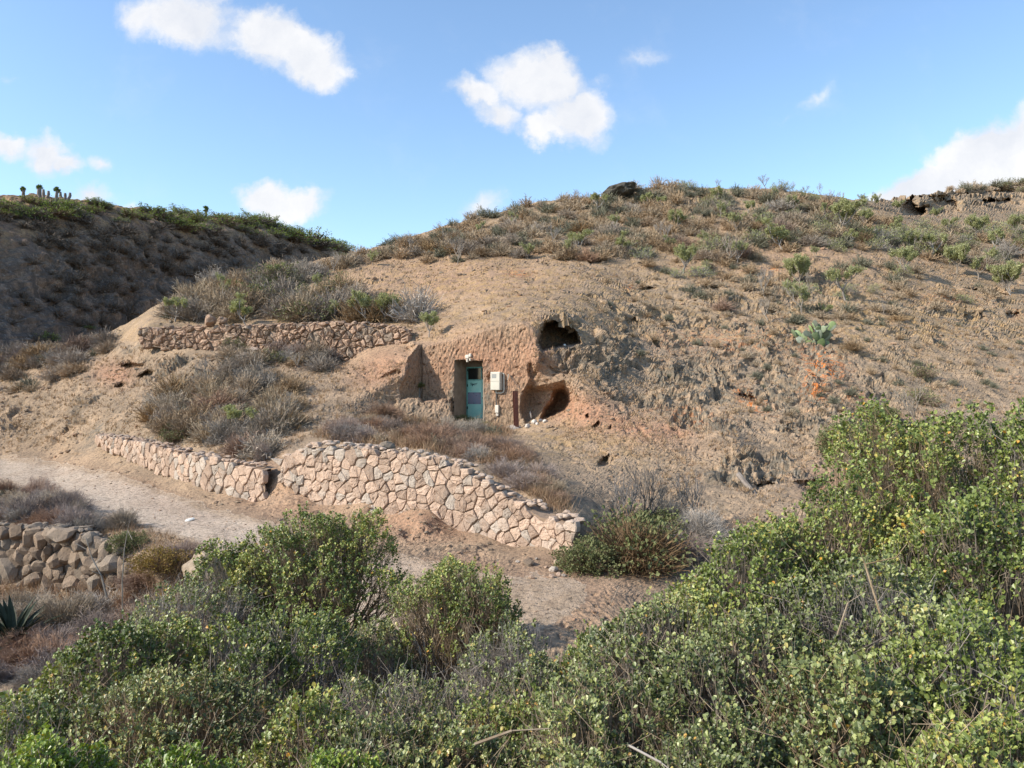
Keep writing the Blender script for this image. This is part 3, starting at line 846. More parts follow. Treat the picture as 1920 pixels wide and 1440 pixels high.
def build_left():
    us = np.interp(np.linspace(0, 1, 520), [0, .12, 1], [-900, -60, 760])
    vr = np.interp(us, LR[:, 0], LR[:, 1]); Yr = np.interp(us, LR[:, 0], LR[:, 2])
    xr = (us - CX) / F * Yr; zr = (CY - vr) / F * Yr
    # down slope profile: distance out, drop (metres at scale 1)
    prof = np.array([(-60, 14), (-25, 5), (-6, .6), (0, 0), (2, .5), (4.5, 2.0), (6.5, 4.0), (9, 7.4), (11.5, 10.6), (14, 13.0), (17, 14.8), (21, 16.4), (30, 18.0), (60, 19.5)], float)
    tt = np.concatenate([np.linspace(0, .12, 10, endpoint=False), np.linspace(.12, .8, 230, endpoint=False), np.linspace(.8, 1, 15)])
    s = np.interp(tt, [0, .12, .8, 1], [-60, -3, 26, 60])
    drop = np.interp(s, prof[:, 0], prof[:, 1])
    sc = 1 + .35 * np.clip((Yr - 65) / 90, -.3, 1.2)
    # direction: mostly +x, a little towards the camera
    dx, dy = .97, -.24
    X = xr[None] + dx * s[:, None] * sc[None]
    Yy = Yr[None] + dy * s[:, None] * sc[None]
    Z = zr[None] - drop[:, None] * sc[None]
    P = np.stack([X, Yy, Z], -1)
    du = np.gradient(P, axis=1); dv = np.gradient(P, axis=0); N = norm(np.cross(dv, du)); N[N[..., 2] < 0] *= -1
    S = np.repeat(s[:, None], len(us), 1)
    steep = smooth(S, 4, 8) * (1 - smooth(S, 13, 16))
    ter = smooth(S, 8.5, 12)
    disp = .9 * fbm(P * .12, 3) + .5 * fbm(P * .45, 4) + steep * 1.1 * (ridged(P * np.array([.5, .35, .5]), 4) - .55) + .25 * fbm(P * 2, 3)
    P = P + N * disp[..., None]
    # terraces at the foot
    tz = P[..., 2] / 1.35; fl = np.floor(tz); fr = tz - fl
    P[..., 2] = P[..., 2] * (1 - ter) + ter * (fl + smooth(fr, .55, .95)) * 1.35
    R, Cc = X.shape; idx = np.arange(R * Cc).reshape(R, Cc)
    q = np.stack([idx[:-1, :-1], idx[1:, :-1], idx[1:, 1:], idx[:-1, 1:]], -1).reshape(-1, 4)
    n_ = np.clip(.5 + perlin(P * .2 + 4), 0, 1)
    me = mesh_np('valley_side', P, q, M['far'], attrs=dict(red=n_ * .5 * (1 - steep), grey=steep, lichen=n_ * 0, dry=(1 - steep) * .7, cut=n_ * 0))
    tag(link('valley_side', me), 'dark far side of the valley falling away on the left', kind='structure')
    return P


LP = build_left()
_lp = LP.reshape(-1, 3); _lp = _lp[_lp[:, 1] > 5]
_lu = CX + _lp[:, 0] / _lp[:, 1] * F; _lv = CY - _lp[:, 2] / _lp[:, 1] * F


def lsurf(u, v):
    d = np.abs(_lu - u) + np.abs(_lv - v)
    for r in (3, 6, 12, 30):
        m = d < r
        if m.any():
            c = np.where(m)[0]; return Vector(_lp[c[np.argmin(_lp[c, 1])]])
    return None

# ================================================================== stone walls
def clip_poly(poly, nx, ny, c):
    """keep the side nx*x+ny*y<=c"""
    out = []; n = len(poly)
    for i in range(n):
        a = poly[i]; b = poly[(i + 1) % n]
        da = nx * a[0] + ny * a[1] - c; db = nx * b[0] + ny * b[1] - c
        if da <= 0: out.append(a)
        if (da < 0 < db) or (db < 0 < da):
            t = da / (da - db); out.append((a[0] + (b[0] - a[0]) * t, a[1] + (b[1] - a[1]) * t))
    return out


def stone_mesh(cell, gap, bulge, g, rough, depth):
    """cell: polygon around its centroid in the wall plane (x along, y up); z outwards"""
    P = np.array(cell); c = P.mean(0)
    # corners kept crisp, one jittered point on every side
    n = len(P); keep_ = []
    for i in range(n):
        if np.linalg.norm(P[i] - P[i - 1]) > .02: keep_.append(P[i])
    if len(keep_) >= 3: P = np.array(keep_)
    n = len(P); ring = []
    for i in range(n):
        a_, b_ = P[i], P[(i + 1) % n]; L_ = np.linalg.norm(b_ - a_)
        ring.append(a_ + (c - a_) * g.uniform(.02, .09))
        ring.append((a_ + b_) / 2 + g.normal(size=2) * L_ * .04)
    K = len(ring)
    ring = np.array(ring)
    d = ring - c; L = np.linalg.norm(d, axis=1, keepdims=True)
    r0 = c + d * np.maximum(1 - gap / np.maximum(L, .02), .4)
    sz = L.mean()
    r1 = c + (r0 - c) * g.uniform(.86, .95, (K, 1))
    r2 = c + (r0 - c) * g.uniform(.42, .58, (K, 1))
    z1 = bulge * .75 + g.normal(0, rough, K); z2 = bulge + g.normal(0, rough, K)
    V = np.concatenate([np.c_[r0, np.full(K, -depth)], np.c_[r0, np.full(K, .0) + g.normal(0, rough * .5, K)], np.c_[r1, z1], np.c_[r2, z2], [[*c, bulge + g.normal(0, rough)]]])
    f4 = []
    f3 = []
    for k in range(K):
        k2 = (k + 1) % K
        f4 += [[k, k2, K + k2, K + k], [K + k, K + k2, 2 * K + k2, 2 * K + k]]
        f3 += [[2 * K + k, 2 * K + k2, 3 * K + k2], [2 * K + k, 3 * K + k2, 3 * K + k], [3 * K + k, 3 * K + k2, 4 * K]]
    return V, [np.array(f4), np.array(f3)]


def stone_wall(name, label, cat, base, top, cellw, cellh, mat, gap=.0055, bulge=.020, rough=.007, out=.10, seed=1, jit=.30, holes=(), core=True, tilt=0, depth=.12, mind=.66, rocky=False):
    g = np.random.default_rng(seed)
    B = np.array(base, float); T = np.array(top, float)
    # the courses stay level: the head of the wall stands straight above its foot
    T = np.stack([B[:, 0], B[:, 1], T[:, 2] * B[:, 1] / T[:, 1]], -1)
    # dense curves, equal arc length of the base
    s = np.concatenate([[0], np.cumsum(np.linalg.norm(np.diff(B, axis=0), axis=1))]); Lw = s[-1]
    fb = lambda x: np.stack([np.interp(x, s, B[:, i]) for i in range(3)], -1)
    ft = lambda x: np.stack([np.interp(x, s, T[:, i]) for i in range(3)], -1)
    Hs = np.linalg.norm(T - B, axis=1); fh = lambda x: np.interp(x, s, Hs); Hm = Hs.max()
    seeds = []
    nrow = int(np.ceil(Hm / cellh)) + 1; row = 0
    for r in range(-1, nrow + 1):
        n = int(Lw / cellw) + 2; offx = g.uniform(0, cellw)
        for i in range(-1, n):
            x = i * cellw + offx + g.normal() * cellw * jit * .6; y = (r + .5) * cellh + g.normal() * cellh * jit * .6 + .12 * cellh * math.sin(i * .9 + r)
            if g.random() < .12: continue
            seeds.append((x, y))
            if g.random() < .20: seeds.append((x + cellw * .5, y + cellh * .45))
    S = []
    for q in seeds:
        if all(((q[0] - p_[0]) / cellw) ** 2 + ((q[1] - p_[1]) / cellh) ** 2 > mind ** 2 for p_ in S[-60:]): S.append(q)
    S = np.array(S)
    root = empty(name, tuple(B[len(B) // 2]), label, cat); root['kind'] = 'thing'
    o0 = B[len(B) // 2]
    if core:
        xs = np.linspace(0, Lw, 60); bb = fb(xs); tt = ft(xs); tang = norm(np.gradient(bb, axis=0)); nn = norm(np.cross(tang, tt - bb))
        nn[(nn * bb).sum(1) > 0] *= -1
        rows = []
        for k in np.linspace(0, .90, 7): rows.append(bb * (1 - k) + tt * k + nn * (out - .028))
        rows.append(bb * .06 + tt * .94 - nn * .30)
        R = np.stack(rows); R = R + .012 * perlin(R * 9)[..., None]; idx = np.arange(R.shape[0] * R.shape[1]).reshape(R.shape[:2])
        q = np.stack([idx[:-1, :-1], idx[:-1, 1:], idx[1:, 1:], idx[1:, :-1]], -1).reshape(-1, 4)
        link('core', mesh_np(name + '_core', R - o0, q, M['mortar']), root)
    cnt = 0
    for i, (x, y) in enumerate(S):
        if x < -.02 or x > Lw + .02 or y < -cellh * .3: continue
        h = fh(x)
        if y > h + cellh * .12: continue
        w = cellw * 1.5; hh = cellh * 1.5
        poly = [(x - w, y - hh), (x + w, y - hh), (x + w, y + hh), (x - w, y + hh)]
        near = np.where((np.abs(S[:, 0] - x) < 2.4 * cellw) & (np.abs(S[:, 1] - y) < 2.4 * cellh))[0]
        for j in near:
            if j == i: continue
            nx, ny = S[j] - S[i]; mid = (S[j] + S[i]) / 2
            poly = clip_poly(poly, nx, ny, nx * mid[0] + ny * mid[1])
            if len(poly) < 3: break
        if len(poly) < 3: continue
        poly = clip_poly(poly, 0, 1, min(max(h + cellh * g.uniform(-.1, .25), y + .05), y + hh))
        poly = clip_poly(poly, 0, -1, .12)
        if len(poly) < 3: continue
        P = np.array(poly); c = P.mean(0)
        if any((c[0] - a) ** 2 + (c[1] - b) ** 2 < r * r for a, b, r in holes): continue
        if np.ptp(P[:, 0]) < .06 or np.ptp(P[:, 1]) < .05: continue
        if rocky:
            V0_, f0_ = ico_sub(1); V = V0_ * (1 + .22 * perlin(V0_ * 1.4 + cnt * 3.7)[:, None])
            for _ in range(9):
                n_ = norm(g.normal(size=3)); c_ = g.uniform(.52, .85); V = V - n_ * np.maximum(V @ n_ - c_, 0)[:, None]
            V = V * np.array([np.ptp(P[:, 0]) * g.uniform(.55, .85), np.ptp(P[:, 1]) * g.uniform(.6, .9), np.ptp(P[:, 0]) * .55]); fs = [f0_]
        else:
            V, fs = stone_mesh(P - c, gap, bulge * g.uniform(.6, 1.5), g, rough, depth)
        me = mesh_np('stone', V, fs, mat)
        xx = np.clip(c[0], 0, Lw); k = c[1] / max(fh(xx), .05)
        b_ = fb(xx); t_ = ft(xx)
        tang = norm(fb(min(xx + .2, Lw)) - fb(max(xx - .2, 0))); up = norm(t_ - b_); nrm = norm(np.cross(tang, up))
        if nrm @ b_ > 0: nrm = -nrm
        tang = np.cross(up, nrm)
        pos = b_ + up * c[1] + nrm * (out + g.normal(0, rough)) + tang * (c[0] - xx)
        mt = Matrix(np.array([tang, up, nrm]).T.tolist())
        if tilt: mt = mt @ Euler((g.normal() * tilt, g.normal() * tilt, g.normal() * tilt)).to_matrix()
        if rocky: mt = mt @ Euler((g.normal() * .35, g.normal() * .35, g.normal() * .5)).to_matrix()
        o = link('stone', me, root, tuple(pos - o0)); o.rotation_euler = mt.to_euler(); cnt += 1
    # loose pieces lying along the head of the wall
    V0_, f0_ = ico_sub(1); caps = []
    for k in range(int(Lw * 16)):
        x = g.uniform(0, Lw); b_ = fb(x); t_ = ft(x); tg = norm(fb(min(x + .2, Lw)) - fb(max(x - .2, 0))); nr = norm(np.cross(tg, [0, 0, 1.]))
        if nr @ b_ > 0: nr = -nr
        V = V0_ * (1 + .25 * perlin(V0_ * 1.5 + k)[:, None])
        for _ in range(6):
            n_ = norm(g.normal(size=3)); V = V - n_ * np.maximum(V @ n_ - g.uniform(.55, .85), 0)[:, None]
        z_ = cellh * g.uniform(.16, .62); a_ = g.uniform(0, 6.28); V = V * np.array([z_ * 1.35, z_, z_ * .62])
        V = np.stack([V[:, 0] * math.cos(a_) - V[:, 1] * math.sin(a_), V[:, 0] * math.sin(a_) + V[:, 1] * math.cos(a_), V[:, 2]], -1)
        caps.append((V + t_ + nr * (out - g.uniform(.0, .42)) + np.array([0, 0, g.uniform(-.02, .05)]) - o0, f0_))
    V, f = merge(caps); o = link('cap_rubble', mesh_np('cap_rubble', V, f, mat), root); o['kind'] = 'stuff'
    return root, cnt, (fb, ft, s, Lw)


def px(u, v, Y): return ((u - CX) / F * Y, Y, (CY - v) / F * Y)


wl1 = stone_wall('stone_wall', 'low peach mortared stone wall beside the dusty track, left of the gully', 'wall',
                 [px(186, 828, 27.0), px(240, 858, 25), px(300, 884, 23.2), px(350, 902, 22), px(400, 918, 20.9), px(450, 930, 20.2), px(503, 940, 19.6)],
                 [px(190, 815, 27.1), px(240, 823, 25.2), px(300, 833, 23.5), px(350, 846, 22.3), px(400, 858, 21.2), px(450, 868, 20.5), px(500, 874, 19.9)],
                 .32, .16, M['masonry'], seed=3, out=.13)
wl2 = stone_wall('stone_wall', 'tall peach mortared stone wall below the cave forecourt', 'wall',
                 [px(532, 902, 19.4), px(600, 940, 18.9), px(700, 972, 18.1), px(780, 992, 17.6), px(860, 1004, 17.1), px(960, 1030, 16.2), px(1020, 1045, 15.7), px(1084, 1056, 15.1)],
                 [px(527, 860, 19.6), px(600, 832, 19.6), px(700, 842, 18.9), px(780, 850, 18.3), px(860, 868, 17.7), px(960, 925, 16.5), px(1020, 960, 15.8), px(1078, 978, 15.2)],
                 .265, .165, M['masonry'], seed=8, out=.14, holes=())
wl3 = stone_wall('stone_wall', 'rough reddish dry stone wall holding the shrubby terrace above', 'wall',
                 [px(268, 648, 33), px(400, 662, 32), px(500, 662, 31.3), px(600, 672, 30.6), px(680, 676, 30.1), px(770, 662, 29.4)],
                 [px(276, 616, 33.1), px(330, 612, 32.6), px(430, 610, 32), px(500, 606, 31.4), px(640, 606, 30.7), px(772, 618, 29.6)],
                 .34, .16, M['dryred'], gap=.018, bulge=.07, rough=.022, out=.16, seed=12, jit=.55, tilt=.10, depth=.2)
wl4 = stone_wall('rubble_wall', 'collapsing dry wall of rounded boulders under the track, lower left', 'wall',
                 [px(-260, 1090, 16.6), px(-60, 1086, 16.4), px(60, 1096, 16.2), px(140, 1108, 15.9), px(215, 1116, 15.4), px(262, 1100, 14.9)],
                 [px(-260, 985, 16.8), px(-60, 985, 16.8), px(60, 990, 16.8), px(140, 996, 16.6), px(200, 1020, 16.0), px(255, 1062, 15.2)],
                 .27, .185, M['dryrough'], gap=.022, bulge=.12, rough=.05, out=.10, seed=22, jit=.6, tilt=.3, depth=.25, rocky=True)
print('STONES', wl1[1], wl2[1], wl3[1], wl4[1])


def rock(name, label, u, v, size, mat, seed, cat='rock', flat=.7, Y=None, sub=1, group=None, sink=.25):
    g = np.random.default_rng(seed)
    V, f = ico_sub(sub)
    V = V * (1 + .28 * perlin(V * 1.3 + seed * 3)[:, None] + .12 * perlin(V * 3.1 + seed)[:, None])
    # chop a few planes to get angular faces
    for _ in range(5):
        n = norm(g.normal(size=3)); c = g.uniform(.62, .85); d = V @ n; V = V - n * np.maximum(d - c, 0)[:, None]
    V = V * np.array(size) * .5
    p = surf(u, v) if Y is None else Vector(px(u, v, Y))
    o = link(name, mesh_np(name, V, f, mat), None, (p.x, p.y, p.z + size[2] * (.5 - sink)), (g.normal() * .15, g.normal() * .15, g.uniform(0, 6.28)))
    tag(o, label, cat, group); return o


rock('boulder', 'larger reddish block balanced on the left half of the upper wall', 394, 608, (.62, .5, .5), M['dryred'], 3, Y=31.9, sub=2)
rock('boulder', 'tilted pale-topped block next to the reddish one on the upper wall', 418, 607, (.42, .4, .42), M['dryred'], 4, Y=31.8, sub=2)
rock('boulder', 'flat pale slab lying in the bushes under the upper wall', 476, 660, (.75, .55, .28), M['drywall'] if 'drywall' in M else M['masonry'], 5, sub=2)
rock('boulder', 'brown boulder leaning under the flat pale slab', 458, 676, (.7, .6, .45), M['dryrough'], 6, sub=2)
rock('boulder', 'grey-brown squarish block on top of the tall peach wall', 726, 843, (.40, .3, .26), M['dryrough'], 7, Y=18.6, sub=2)
rock('boulder', 'broad brown boulder showing through the leaves above the ravine', 385, 1082, (.75, .6, .6), simple_mat('tan_boulder', (.40, .31, .22), .95, .1, .3, 5, .7, .04), 9, sub=3)
rock('boulder', 'flat dark-edged rock on the track near the foot of the tall wall', 990, 1060, (.30, .2, .13), M['dryrough'], 10)
rock('boulder', 'largest pale stone of the little heap beside the track', 1046, 1058, (.22, .17, .13), M['masonry'], 11)
for i, (u, v, s) in enumerate([(1038, 1072, .19), (1047, 1079, .14), (1033, 1083, .12), (1056, 1081, .10), (1022, 1066, .09), (996, 1084, .13), (1005, 1050, .08), (970, 1052, .1), (1060, 1066, .12)]):
    rock('small_stone', 'small pale stone of the heap beside the track under the tall wall', u, v, (s, s * .8, s * .65), M['masonry'], 30 + i, group='pale stones heaped by the track')
for i, (u, v, s, lb) in enumerate([(1000, 794, .27, 'biggest white-washed stone in front of the small cave'), (988, 802, .24, 'round white-washed stone nearest the brown post'), (1006, 797, .14, 'small white-washed stone leaning on the biggest one'),
                                   (1013, 789, .14, 'little upright pale stone at the back of the small cave mouth'), (1021, 793, .2, 'flat pale stone rightmost in the row at the small cave')]):
    rock('white_stone', lb, u, v, (s, s * .8, s * .8), simple_mat('limewashed_stone', (.62, .54, .45), .9, .1, .25, 9, .4, .01), 50 + i)
o = rock('concrete_slab', 'small flat white slab lying on the track', 354, 976, (.27, .15, .05), simple_mat('white_slab_paint', (.72, .68, .60), .9, .1, .1, 9, .2, .01), 61, cat='slab', sink=.1)
rock('rock_outcrop', 'dark cap rock on the hill crest with a shaded right end', 1156, 366, (3.4, 1.8, .85), simple_mat('dark_cap_rock', (.11, .10, .085), .9, .1, .3, 3, .8, .05), 64, sub=3)

# gravel and fragments nobody could count
def scatter_rocks():
    g = np.random.default_rng(77)
    V0, f0 = ico(); n = 15000
    us = g.uniform(-60, 1960, n * 2); vs_ = g.uniform(380, 1190, n * 2)
    ok = vs_ > vsky(us) + 6
    us, vs_ = us[ok][:n], vs_[ok][:n]
    j = np.clip(np.searchsorted(_ucols, us), 1, len(_ucols) - 1)
    P = []
    sk = vsky(_ucols[j]); ii = 42 + (vs_ - 1185) / (sk - 1185) * 499
    ii = np.clip(np.round(np.where(vs_ > 1185, 41, ii)).astype(int), 0, GP.shape[0] - 1)
    P = GP[ii, j]
    dens = fbm(P * .5, 3)
    keep = (dens > -.05 + .25 * g.random(len(P))) & ~((us > 786) & (us < 1010) & (vs_ > 600) & (vs_ < 800))
    roadm = poly_sd(us, vs_, ROAD_POLY) > 0
    keep |= roadm & (g.random(len(P)) < .55)
    P = P[keep]; rd = roadm[keep]; n = len(P)
    s = (.018 + .05 * g.random(n) ** 3) * np.clip(P[:, 1] / 20, .55, 2.2)
    s = np.where(rd, s * .5, s)
    dv = V0[None] * (1 + .3 * g.normal(size=(n, 12, 1)).clip(-1, 1)) * s[:, None, None] * np.array([1.3, 1.1, .7])
    a = g.uniform(0, 6.28, n); ca, sa = np.cos(a)[:, None], np.sin(a)[:, None]
    x = dv[..., 0] * ca - dv[..., 1] * sa; y = dv[..., 0] * sa + dv[..., 1] * ca
    dv = np.stack([x, y, dv[..., 2]], -1)
    V = P[:, None] + dv
    fc = f0[None] + (np.arange(n) * 12)[:, None, None]
    z = np.zeros(n * 12); g_ = np.repeat(g.random(n), 12)
    me = mesh_np('gravel', V, fc.reshape(-1, 3), M['hill'], attrs=dict(red=g_ * .5, grey=1 - g_, lichen=z, dry=z, cut=z))
    tag(link('gravel', me), 'loose stones and fragments scattered over the slope and track', kind='stuff')


scatter_rocks()

# ================================================================== cave front furniture
def part_box(name, parent, org, a0, a1, d0, d1, z0, z1, mat, bev=.006):
    """box in the frame of the cave front (along, inwards, up) as a child of parent at org"""
    P = [fpt(a, d, z) - org for a in (a0, a1) for d in (d0, d1) for z in (z0, z1)]
    f = [[0, 1, 3, 2], [4, 6, 7, 5], [0, 4, 5, 1], [2, 3, 7, 6], [0, 2, 6, 4], [1, 5, 7, 3]]
    me = mesh_np(name, np.array(P), np.array(f), mat)
    o = link(name, me, parent)
    if bev:
        b = o.modifiers.new('bevel', 'BEVEL'); b.width = bev; b.segments = 2; b.limit_method = 'NONE'
    return o


def build_front():
    teal = simple_mat('faded_turquoise_paint', (.28, .58, .49), .55, .35, .3, 4, .15, .004, colB=(.36, .62, .52))
    teald = simple_mat('turquoise_trim', (.17, .42, .37), .55, .35, .3, 7, .15, .004)
    patch = simple_mat('blue_grey_sheet', (.17, .20, .26), .6, .4, .3, 8, .2, .004, colB=(.22, .20, .25))
    dark, nt, bs = mat_new('dark_glass'); bs.inputs['Base Color'].default_value = (.012, .016, .016, 1); bs.inputs['Roughness'].default_value = .12
    DEP = .927 - .02; A0, A1 = 1.4135, 2.596; ZB, ZT = -1.27, .615
    org = fpt((A0 + A1) / 2, DEP, ZB)
    d = empty('door', tuple(org), 'faded turquoise metal door with a dark window in the cave entrance', 'door')
    a0, a1 = A0 + .02, A1 - .02
    fr = .045
    part_box('frame', d, org, a0, a0 + fr, DEP - .07, DEP, ZB, ZT, teald)
    part_box('frame', d, org, a1 - fr, a1, DEP - .07, DEP, ZB, ZT, teald)
    part_box('frame', d, org, a0 + fr + .002, a1 - fr - .002, DEP - .068, DEP, ZT - fr, ZT, teald)
    zs = .13   # sill of the upper window
    part_box('lower_panel', d, org, a0 + fr + .003, a1 - fr - .003, DEP - .045, DEP - .005, ZB + .01, zs, teal, .004)
    part_box('window_pane', d, org, a0 + fr + .003, a1 - fr - .003, DEP - .02, DEP - .008, zs + .002, ZT - fr - .002, dark, 0)
    part_box('rail', d, org, a0 + fr + .003, a1 - fr - .003, DEP - .058, DEP - .021, zs + .002, zs + .036, teald, .003)
    am = a0 + .60
    part_box('mullion', d, org, am, am + .03, DEP - .056, DEP - .022, zs + .038, ZT - fr - .003, teald, .003)
    part_box('meeting_edge', d, org, am + .02, am + .038, DEP - .053, DEP - .0455, ZB + .02, zs - .003, teald, .002)
    p = part_box('patch_plate', d, org, a0 + .05, a0 + .59, DEP - .056, DEP - .0455, -.72, -.30, patch, .002)
    p['label'] = 'blue-grey riveted sheet patched over the turquoise panel'
    part_box('threshold', d, org, a0 + .002, a1 - .002, DEP - .30, DEP - .072, ZB - .05, ZB + .03, simple_mat('worn_cement', (.33, .29, .24), .9, .1, .3, 6, .5, .02), .01)
    for zz in (.45, -.1, -.9): part_box('hinge', d, org, a0 + fr - .012, a0 + fr + .02, DEP - .082, DEP - .0705, zz, zz + .09, dark, .002)
    # rivets round the patch
    RV = []
    V0, f0 = ico_sub(0)
    for (a, z) in [(a0 + .08, -.33), (a0 + .3, -.33), (a0 + .56, -.33), (a0 + .08, -.69), (a0 + .3, -.69), (a0 + .56, -.69), (a0 + .40, -.42)]:
        RV.append((V0 * .014 + (fpt(a, DEP - .058, z) - org), f0))
    V, f = merge(RV); link('rivets', mesh_np('rivets', V, f, dark), d)
    # handwritten scribble in black marker: rising cursive word
    sx = [(0, 0), (.03, .03), (.015, .055), (-.01, .03), (.03, -.01), (.06, .01), (.075, .045), (.07, -.035), (.055, -.05), (.06, -.01), (.10, .02), (.115, .0), (.10, -.01), (.10, .02), (.13, .01), (.15, .03), (.14, -.04), (.15, .02), (.175, .03), (.185, .0), (.205, .03), (.21, .04), (.24, .045)]
    pts = [fpt(a0 + .17 + x * 1.15, DEP - .048, -.02 + z * 1.2) - org for x, z in sx]
    V, f = tube_path(pts, .006, 4); link('scribble', mesh_np('scribble', V, f, dark), d)
    V, f = tube_path([fpt(a0 + .15, DEP - .048, -.045) - org, fpt(a0 + .30, DEP - .048, -.03) - org], .004, 4); link('scribble', mesh_np('scribble_line', V, f, dark), d)
    V, f = merge([(V0 * .022 + (fpt(am + .07, DEP - .075, -.5) - org), f0), tube_path([fpt(am + .07, DEP - .075, -.5) - org, fpt(am + .07, DEP - .05, -.5) - org], .01, 6)])
    link('handle', mesh_np('handle', V, f, dark), d)
    # electricity meter box on the wall
    beige = simple_mat('beige_plastic', (.60, .55, .45), .45, .4, .12, 3, .05, .002)
    zc = -.02
    ua = face_Y((923 - CX) / F)[1]; ub = face_Y((943 - CX) / F)[1]
    a0, a1 = ua + .03, ub - .01
    zt, zb = .41, -.21
    org = fpt((a0 + a1) / 2, 0, zb)
    mb = empty('meter_box', tuple(org), 'beige plastic electricity meter box fixed right of the door', 'meter box')
    part_box('case', mb, org, a0, a1, -.19, .05, zb, zt, beige, .012)
    part_box('cover', mb, org, a0 + .015, a1 - .015, -.206, -.192, zb + .012, .06, beige, .006)
    part_box('cover', mb, org, a0 + .015, a1 - .015, -.203, -.192, .075, zt - .012, beige, .006)
    part_box('viewing_window', mb, org, a0 + .07, a0 + .23, -.209, -.2035, .20, .34, simple_mat('meter_window', (.30, .30, .28), .2, .5, .1, 3, 0), .002)
    V, f = tube_path([fpt(a1 + .03, -.05, .37) - org, fpt(a1 + .075, -.05, .33) - org, fpt(a1 + .08, -.05, -.20) - org, fpt(a1 + .06, -.05, -.27) - org, fpt(a1 - .02, -.05, -.31) - org, fpt(a0 + .15, -.05, -.31) - org, fpt(a0 + .14, -.05, -.21) - org], .022, 8)
    link('conduit', mesh_np('conduit', V, f, beige), mb)
    grey = simple_mat('weathered_lead', (.12, .11, .10), .7, .3, .2, 8)
    # small junction box with its cable
    org = fpt(a0 + .17, 0, -.86)
    jb = empty('junction_box', tuple(org), 'small white junction box low on the wall under the meter box', 'junction box')
    part_box('case', jb, org, a0 + .11, a0 + .24, -.07, .03, -.98, -.72, simple_mat('white_plastic', (.66, .60, .50), .5, .4, .1, 5, 0), .01)
    part_box('plaster_pad', jb, org, a0 + .12, a0 + .22, -.035, .03, -1.10, -.985, simple_mat('white_plaster', (.62, .55, .46), .9, .1, .2, 14, .5, .01), .02)
    V, f = merge([tube_path([fpt(a0 + .15, -.045, -.33) - org, fpt(a0 + .16, -.04, -.5) - org, fpt(a0 + .145, -.04, -.6) - org, fpt(a0 + .165, -.04, -.73) - org], .022, 6)])
    link('cable', mesh_np('cable', V, f, grey), jb)
    V, f = tube_path([fpt(a0 + .17, -.04, -1.10) - org, fpt(a0 + .12, -.06, -1.25) - org, fpt(a0 + .1, -.04, -1.45) - org], .012, 6)
    link('cable', mesh_np('cable_low', V, f, grey), jb)
    # loose wire right of the meter
    pts = [fpt(a1 + .26, -.05, .24), fpt(a1 + .25, -.06, .32), fpt(a1 + .31, -.05, .30), fpt(a1 + .45, -.05, .12), fpt(a1 + .62, -.04, -.12)]
    org = pts[0].copy(); V, f = tube_path([p - org for p in pts], .012, 5)
    w = link('wire', mesh_np('wire', V, f, grey), None, tuple(org)); tag(w, 'dark loose wire slanting down the cut rock beside the meter box', 'wire')
    V, f = tube_path([fpt(a1 + .25, -.06, .34) - org, fpt(a1 + .245, -.07, .2) - org, fpt(a1 + .22, -.06, .14) - org], .014, 5)
    w = link('wire_end', mesh_np('wire_end', V, f, beige), None, tuple(org)); tag(w, 'short pale cable end hanging between meter box and slanting wire', 'cable')
    # whitewashed lamp fitting above the lintel
    org = fpt(2.03, -.04, .98)
    lb = empty('lamp_fitting', tuple(org), 'broken white lamp fitting on the rock above the door', 'lamp fitting')
    wh = simple_mat('chalky_white', (.68, .62, .52), .9, .1, .15, 20, .3, .01)
    part_box('plate', lb, org, 1.90, 2.05, -.06, .03, .88, 1.02, wh, .03)
    part_box('arm', lb, org, 2.06, 2.15, -.09, .02, .94, 1.06, wh, .02)
    part_box('arm', lb, org, 1.95, 2.01, -.07, .02, .76, .87, wh, .02)
    part_box('arm', lb, org, 2.07, 2.12, -.06, .02, .80, .90, wh, .02)
    # lintel board
    # rusty post
    k = (968 - CX) / F; Yp = 25.95; x = k * Yp
    zb = -(798 - CY) / F * Yp; zt = -(733 - CY) / F * Yp
    org = np.array([x, Yp, zb])
    po = empty('post', tuple(org), 'rust-brown steel post standing between the door wall and small cave', 'post')
    rust = simple_mat('rust', (.19, .075, .05), .8, .2, .35, 12, .3, .006, colB=(.13, .05, .038))
    def bx(nm, x0, x1, y0, y1, z0, z1):
        V, f = box_arr(x0, x1, y0, y1, z0, z1); o = link(nm, mesh_np(nm, V, f, rust), po); o.rotation_euler = (0.01, -.035, .35)
    bx('flange', -.065, .065, -.075, -.062, -.1, zt - zb); bx('flange', -.065, .065, .062, .075, -.1, zt - zb); bx('web', -.007, .007, -.0615, .0615, -.1, zt - zb - .01)
    # flat pale doorstep slab in front of the post
    p = surf(966, 803)
    s = rock('doorstep_slab', 'flat pale slab on the ground at the foot of the rusty post', 962, 803, (.75, .5, .10), simple_mat('pale_slab', (.50, .43, .36), .9, .1, .2, 6, .5, .02), 71, cat='slab', sub=2, sink=.2)
    # upright pale offcut in the small cave
    p = surf(996, 785)
    s = rock('offcut', 'narrow pale grey offcut standing inside the small cave', 995, 786, (.12, .08, .34), simple_mat('pale_offcut', (.45, .41, .36), .9, .1, .2, 6, .5, .02), 72, cat='offcut', sink=.1)
    # single white stone in the big niche
    rock('white_stone', 'single white stone on the lip of the dark upper niche', 1057, 649, (.13, .1, .1), wh, 73)


build_front()

